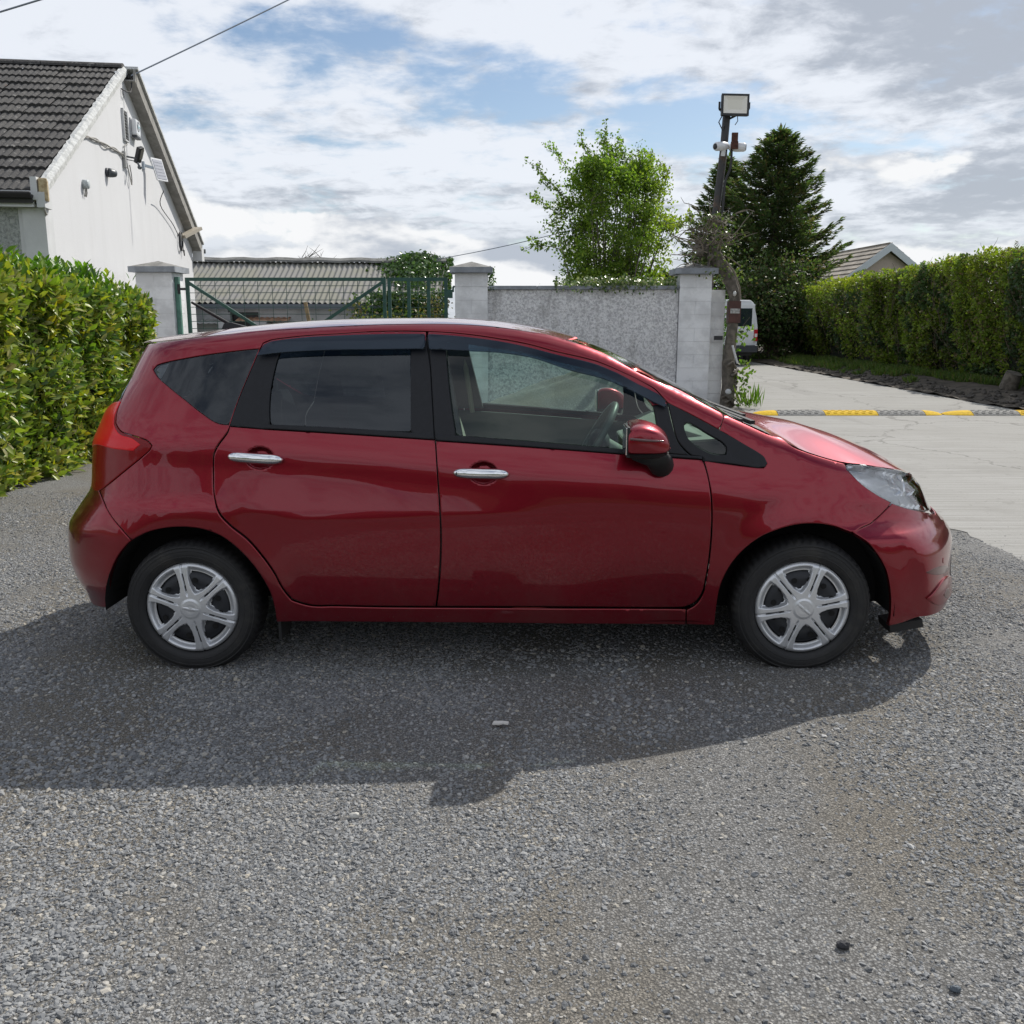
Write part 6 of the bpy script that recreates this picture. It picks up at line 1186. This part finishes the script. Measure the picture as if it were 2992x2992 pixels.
for d, L in (((.9, 0, .75), .9), ((1., 0, .35), .75), ((-1., 0, .3), .9), ((-1., .0, -.1), .8), ((.8, 0, -.2), .6)): limb(b, (-.3, .1, 2.6), d, L, .018, .12, 7)
for y in (-.02,): b.tube([(-.20, -.06, 2.5), (.0, -.14, 2.25), (.10, -.13, 2.0), (.13, -.12, 1.8)], .016, 6)
tw = b.build('dead_twigs', M('pale_dead_twig', (.20, .17, .135), .9), tr); tw['kind'] = 'stuff'
n = 620; P = np.stack([rng.normal(-.28, .24, n), rng.normal(.02, .12, n), rng.uniform(2.1, 3.2, n)], 1); P[:, 0] += (2.6 - P[:, 2]) * .25; leaves('ivy_leaves', P, unit(rnd(n)), unit(rnd(n) + np.array([.3, -.3, .6])), rng.uniform(.04, .075, n), rng.uniform(.035, .06, n), pick([(2, (.12, .17, .03)), (2, (.07, .12, .025)), (1, (.2, .23, .08))], n), IVYL, tr)
tag(MB().box((.05, 0, 1.60), (.195, .20, .36)).build('metal_band', M('brown_metal_plate', (.085, .032, .024), .55, var=.3, vs=9), tr)); MB().box((.05, -.105, 1.615), (.16, .012, .08), None, .004).build('label_plate', M('pale_worn_label', (.42, .42, .40), .6, var=.5, vs=25), tr)
b = MB(); b.box((-.20, -.05, 1.17), (.14, .06, .07)); b.build('clip_camera', BLKP, tr); b = MB(); b.ell((.03, -.10, 1.90), (.03, .04, .045), 10, 6); b.build('insulator', M('white_ceramic', (.6, .6, .58), .3), tr); b = MB(); b.tube([(.02, -.16, 1.05), (.08, -.17, .85), (.12, -.16, .75)], .02, 6); b.build('white_strap', WPAINT, tr); b = MB(); b.ell((.0, -.105, .27), (.055, .025, .05), 10, 6); b.build('white_paint_patch', WPAINT, tr)
def weed(loc, h, n, label, L=(.06, .11), seed=1, blade=False):
    t = empty('weed', loc, 0, label, 'weed'); P = np.stack([rng.normal(0, .07, n), rng.normal(0, .07, n), rng.random(n) * h * (0 if blade else 1)], 1); D = unit(np.stack([rng.normal(0, .45, n), rng.normal(0, .45, n), np.ones(n) * (1 if blade else .4)], 1)); Lf = rng.uniform(*L, n); leaves('leaf_tuft', P, D, unit(rnd(n)), Lf, Lf * (.10 if blade else .6), pick([(2, (.085, .15, .025)), (1, (.13, .19, .04))], n), LEAF, t, .15)
weed((3.94, 16.2, .02), .75, 110, 'leafy weed climbing the road side of the old trunk'); weed((4.02, 15.95, .02), .2, 36, 'tuft of long grass at the foot of the old trunk', (.25, .45), blade=True)
weed((3.93, 16.25, 1.0), .35, 30, 'small sprig of leaves on the trunk below the brown metal band')
# --- distant bare trees
def bare_tree(loc, H, label, seed, spread=.5):
    rs0 = random.getstate(); random.seed(seed); t = empty('bare_tree', loc, 0, label, 'tree'); b = MB(); tips = [limb(b, (0, 0, 0), (0, 0, 1), H * .45, H * .03, .05, 5)]
    lv = tips
    for g in range(3):
        nx_ = []
        for pts in lv:
            for k in range(5): s = pts[random.randrange(2, len(pts))]; nx_.append(limb(b, s, Vector((random.gauss(0, spread), random.gauss(0, spread), random.uniform(.2, 1.))), H * (.38, .24, .15)[g], H * (.012, .006, .004)[g], .14, 5))
        lv = nx_
    b.build('trunk', M('distant_grey_twig', (.16, .14, .125), .9) if 'distant_grey_twig' not in bpy.data.materials else bpy.data.materials['distant_grey_twig'], t); random.setstate(rs0)
bare_tree((-8.6, 36, 0), 4.4, 'bare twiggy tree top showing above the shed ridge', 3, .7); bare_tree((-7.5, 37, 0), 4.1, 'second bare tree top just right of the first behind the shed ridge', 4, .8)
bare_tree((19.6, 46, 0), 4.9, 'bare branched tree between the cottage gable and the right hedge top', 5, .5); bare_tree((21.6, 46, 0), 4.9, 'bare tree farther right behind the right hedge top', 6, .6)

# far wood behind the camera, mirrored in the paint
V = []; F = []; xs_ = np.linspace(-60, 60, 90)
for i, x in enumerate(xs_):
    h_ = 5.2 + 1.4 * math.sin(x * .31) + .9 * math.sin(x * .83 + 1) + random.uniform(-.5, .5)
    V += [(x, -26 + random.uniform(-.6, .6), -.05), (x, -25.4 + random.uniform(-.6, .6), h_ * .6), (x, -26.5 + random.uniform(-.5, .5), h_), (x, -29, -.05)]
F = [(4 * i + k, 4 * i + k + 1, 4 * i + k + 5, 4 * i + k + 4) for i in range(89) for k in range(3)]
o = MB().add(V, F).build('tree_belt', M('far_wood_green', (.045, .062, .025), .95, var=.5, vs=.8)); o['kind'] = 'stuff'

# ------------------------------------------------------------ loose stones (geometry nodes)
def stone_mat():
    m = bpy.data.materials.new('grey_limestone_chip'); m.use_nodes = True; t = NT(m.node_tree); p = t.n['Principled BSDF']
    oi = t.new('ShaderNodeAttribute'); oi.attribute_name = 'stone_tint'; oi.attribute_type = 'INSTANCER'
    r = oi.outputs['Fac']; n = t.noise(t.new('ShaderNodeTexCoord').outputs['Object'], 60, 3, .6)
    c = t.new('ShaderNodeValToRGB'); t.l.new(r, c.inputs[0]); e = c.color_ramp.elements; e[0].position = 0; e[0].color = (.125, .131, .138, 1); e[1].position = 1; e[1].color = (.47, .472, .47, 1)
    for pos, col in ((.3, (.21, .217, .225)), (.6, (.275, .282, .288)), (.85, (.345, .348, .345)), (.95, (.44, .40, .33))): q = e.new(pos); q.color = (*col, 1)
    t.put(p.inputs['Base Color'], t.mix(t.ss(n, .3, .7, 0., .35), c.outputs[0], (.12, .12, .12))); p.inputs['Roughness'].default_value = .8; p.inputs['Specular IOR Level'].default_value = .3
    return m
STONE = stone_mat()
def patch(x, y):        # where the loose stones lie thick, and where dirt shows
    P = np.stack([x, y, x * 0], 1); a = vnoise(P * np.array([1.5, .8, 1]), 1.3, 41); b_ = vnoise(P, 3.4, 42); c = vnoise(P, 9., 43); v = .5 * a + .3 * b_ + .2 * c
    return np.clip((v - .41) / .19, .22, 1) * np.where(x > .2, .62, 1.)
def drift(x, y):        # ridges of coarser stone pushed up by wheels
    P = np.stack([x * 1.2, y * .8, x * 0], 1); v = .5 * vnoise(P, 1.9, 51) + .3 * vnoise(P, 4.4, 52) + .2 * vnoise(P, 11., 53)
    return np.clip((v - .50) / .14, .03, 1) * np.where(x > .6, .55, 1.)
def gravel_layer(name, dens, smin, smax, ymax, seed, sink, where=None):
    xs, ys_ = np.arange(-4.6, 4.2, .06), np.arange(1.2, ymax, .06); gx, gy = np.meshgrid(xs, ys_); V = np.stack([gx, gy, ground_z(gx, gy)], -1).reshape(-1, 3); nx_ = len(xs); i = np.arange(nx_ - 1)[None] + np.arange(len(ys_) - 1)[:, None] * nx_; Fc = np.stack([i, i + 1, i + nx_ + 1, i + nx_], -1).reshape(-1, 4); c = V[Fc].mean(1); Fc = Fc[(np.abs(c[:, 0]) < .60 * c[:, 1] + .35) & (c[:, 0] < road_left(c[:, 1]) + .35 + .5 * vnoise(c, 5., 77))]
    me = npmesh(name, V, Fc); a = me.attributes.new('amount', 'FLOAT', 'POINT'); d = dens * (where or patch)(V[:, 0], V[:, 1]) * np.interp(V[:, 1], [1.2, 3.5, 6, 10], [1, .85, .6, .35]) * np.interp(V[:, 0] - road_left(V[:, 1]), [-.3, 0, .12, .5, .9], [1, .6, .22, .05, .015]); a.data.foreach_set('value', d.astype(np.float32)); o = link(name, me, GRAVEL); o['kind'] = 'stuff'
    ng = bpy.data.node_groups.new(name, 'GeometryNodeTree'); ng.interface.new_socket('Geometry', in_out='INPUT', socket_type='NodeSocketGeometry'); ng.interface.new_socket('Geometry', in_out='OUTPUT', socket_type='NodeSocketGeometry'); N = ng.nodes.new; Lk = ng.links.new
    gi, go = N('NodeGroupInput'), N('NodeGroupOutput'); na = N('GeometryNodeInputNamedAttribute'); na.data_type = 'FLOAT'; na.inputs[0].default_value = 'amount'
    dp_ = N('GeometryNodeDistributePointsOnFaces'); dp_.distribute_method = 'RANDOM'; Lk(gi.outputs[0], dp_.inputs['Mesh']); Lk(na.outputs[0], dp_.inputs['Density']); dp_.inputs['Seed'].default_value = seed
    def rv(ty, a_, b_, sd_):
        r_ = N('FunctionNodeRandomValue'); r_.data_type = ty; s = [k for k in r_.inputs if k.enabled]; s[0].default_value = a_; s[1].default_value = b_; r_.inputs['Seed'].default_value = sd_; return [k for k in r_.outputs if k.enabled][0]
    shapes = []; jn = N('GeometryNodeJoinGeometry'); gto = N('GeometryNodeGeometryToInstance')
    for k in range(4):
        ic = N('GeometryNodeMeshIcoSphere'); ic.inputs['Radius'].default_value = 1.; ic.inputs['Subdivisions'].default_value = 1 if k < 3 else 2
        sp = N('GeometryNodeSetPosition'); Lk(ic.outputs[0], sp.inputs[0]); r_ = rv('FLOAT_VECTOR', (-.34, -.34, -.34), (.34, .34, .34), 11 * k + seed); Lk(r_, sp.inputs['Offset'])
        tf = N('GeometryNodeTransform'); Lk(sp.outputs[0], tf.inputs[0]); tf.inputs['Scale'].default_value = ((1, .72, .55), (1, .85, .42), (1.15, .62, .5), (1, .8, .65))[k]
        mt = N('GeometryNodeSetMaterial'); Lk(tf.outputs[0], mt.inputs[0]); mt.inputs['Material'].default_value = STONE; g2_ = N('GeometryNodeGeometryToInstance'); Lk(mt.outputs[0], g2_.inputs[0]); Lk(g2_.outputs[0], jn.inputs[0])
    ip = N('GeometryNodeInstanceOnPoints'); Lk(dp_.outputs['Points'], ip.inputs['Points']); Lk(jn.outputs[0], ip.inputs['Instance']); ip.inputs['Pick Instance'].default_value = True
    Lk(rv('FLOAT_VECTOR', (-.5, -.5, 0), (.5, .5, 6.28), seed + 5), ip.inputs['Rotation'])
    pw_ = N('ShaderNodeMath'); pw_.operation = 'POWER'; Lk(rv('FLOAT', 0., 1., seed + 6), pw_.inputs[0]); pw_.inputs[1].default_value = 2.4; mr = N('ShaderNodeMapRange'); Lk(pw_.outputs[0], mr.inputs[0]); mr.inputs[3].default_value = smin; mr.inputs[4].default_value = smax; Lk(mr.outputs[0], ip.inputs['Scale'])
    st = N('GeometryNodeStoreNamedAttribute'); st.data_type = 'FLOAT'; st.domain = 'INSTANCE'; st.inputs['Name'].default_value = 'stone_tint'; Lk(ip.outputs[0], st.inputs['Geometry']); Lk(rv('FLOAT', 0., 1., seed + 9), [k for k in st.inputs if k.name == 'Value' and k.enabled][0])
    ti = N('GeometryNodeTranslateInstances'); Lk(st.outputs[0], ti.inputs[0]); ti.inputs['Translation'].default_value = (0, 0, sink); Lk(ti.outputs[0], go.inputs[0])
    md = o.modifiers.new('stones', 'NODES'); md.node_group = ng
gravel_layer('loose_gravel', 21000, .0024, .0092, 8.2, 3, .001)
gravel_layer('coarse_gravel', 3600, .0055, .0135, 7.5, 23, .003, drift)
# odd bits lying about
ps_ = tag(MB().prism([(-.028, -.010), (-.004, -.013), (.012, -.006), (.030, -.012), (.034, .006), (.010, .014), (-.022, .012)], .008, .014, 'z').build('paper_scrap', M('white_paper', (.68, .66, .62), .8)), 'small white scrap lying in the shade in front of the car', 'scrap'); ps_.location = (-.046, 3.312, float(ground_z(-.046, 3.312)) + .006)
for i, (x, y, s_, lab) in enumerate(((-.481, 2.638, .017, 'pale stone lying left of centre on the gravel in front of the car'), (.804, 2.036, .018, 'large dark stone on the gravel at lower right'), (1.007, 1.885, .014, 'bluish dark stone nearest the bottom edge of the gravel'))):
    b = MB(); rr_ = random.Random(i); m_ = MB().ell((0, 0, 0), (s_, s_ * .7, s_ * .6), 9, 6); b.add([Vector(p) * rr_.uniform(.85, 1.1) + Vector((x, y, float(ground_z(x, y)) + s_ * .5)) for p in m_.v], m_.f); tag(b.build('stone', M('pale_stone', (.50, .49, .45), .8) if i == 0 else M('dark_stone_%s' % 'ab'[i - 1], ((.035, .035, .04), (.09, .11, .13))[i - 1], .7)), lab, 'stone')
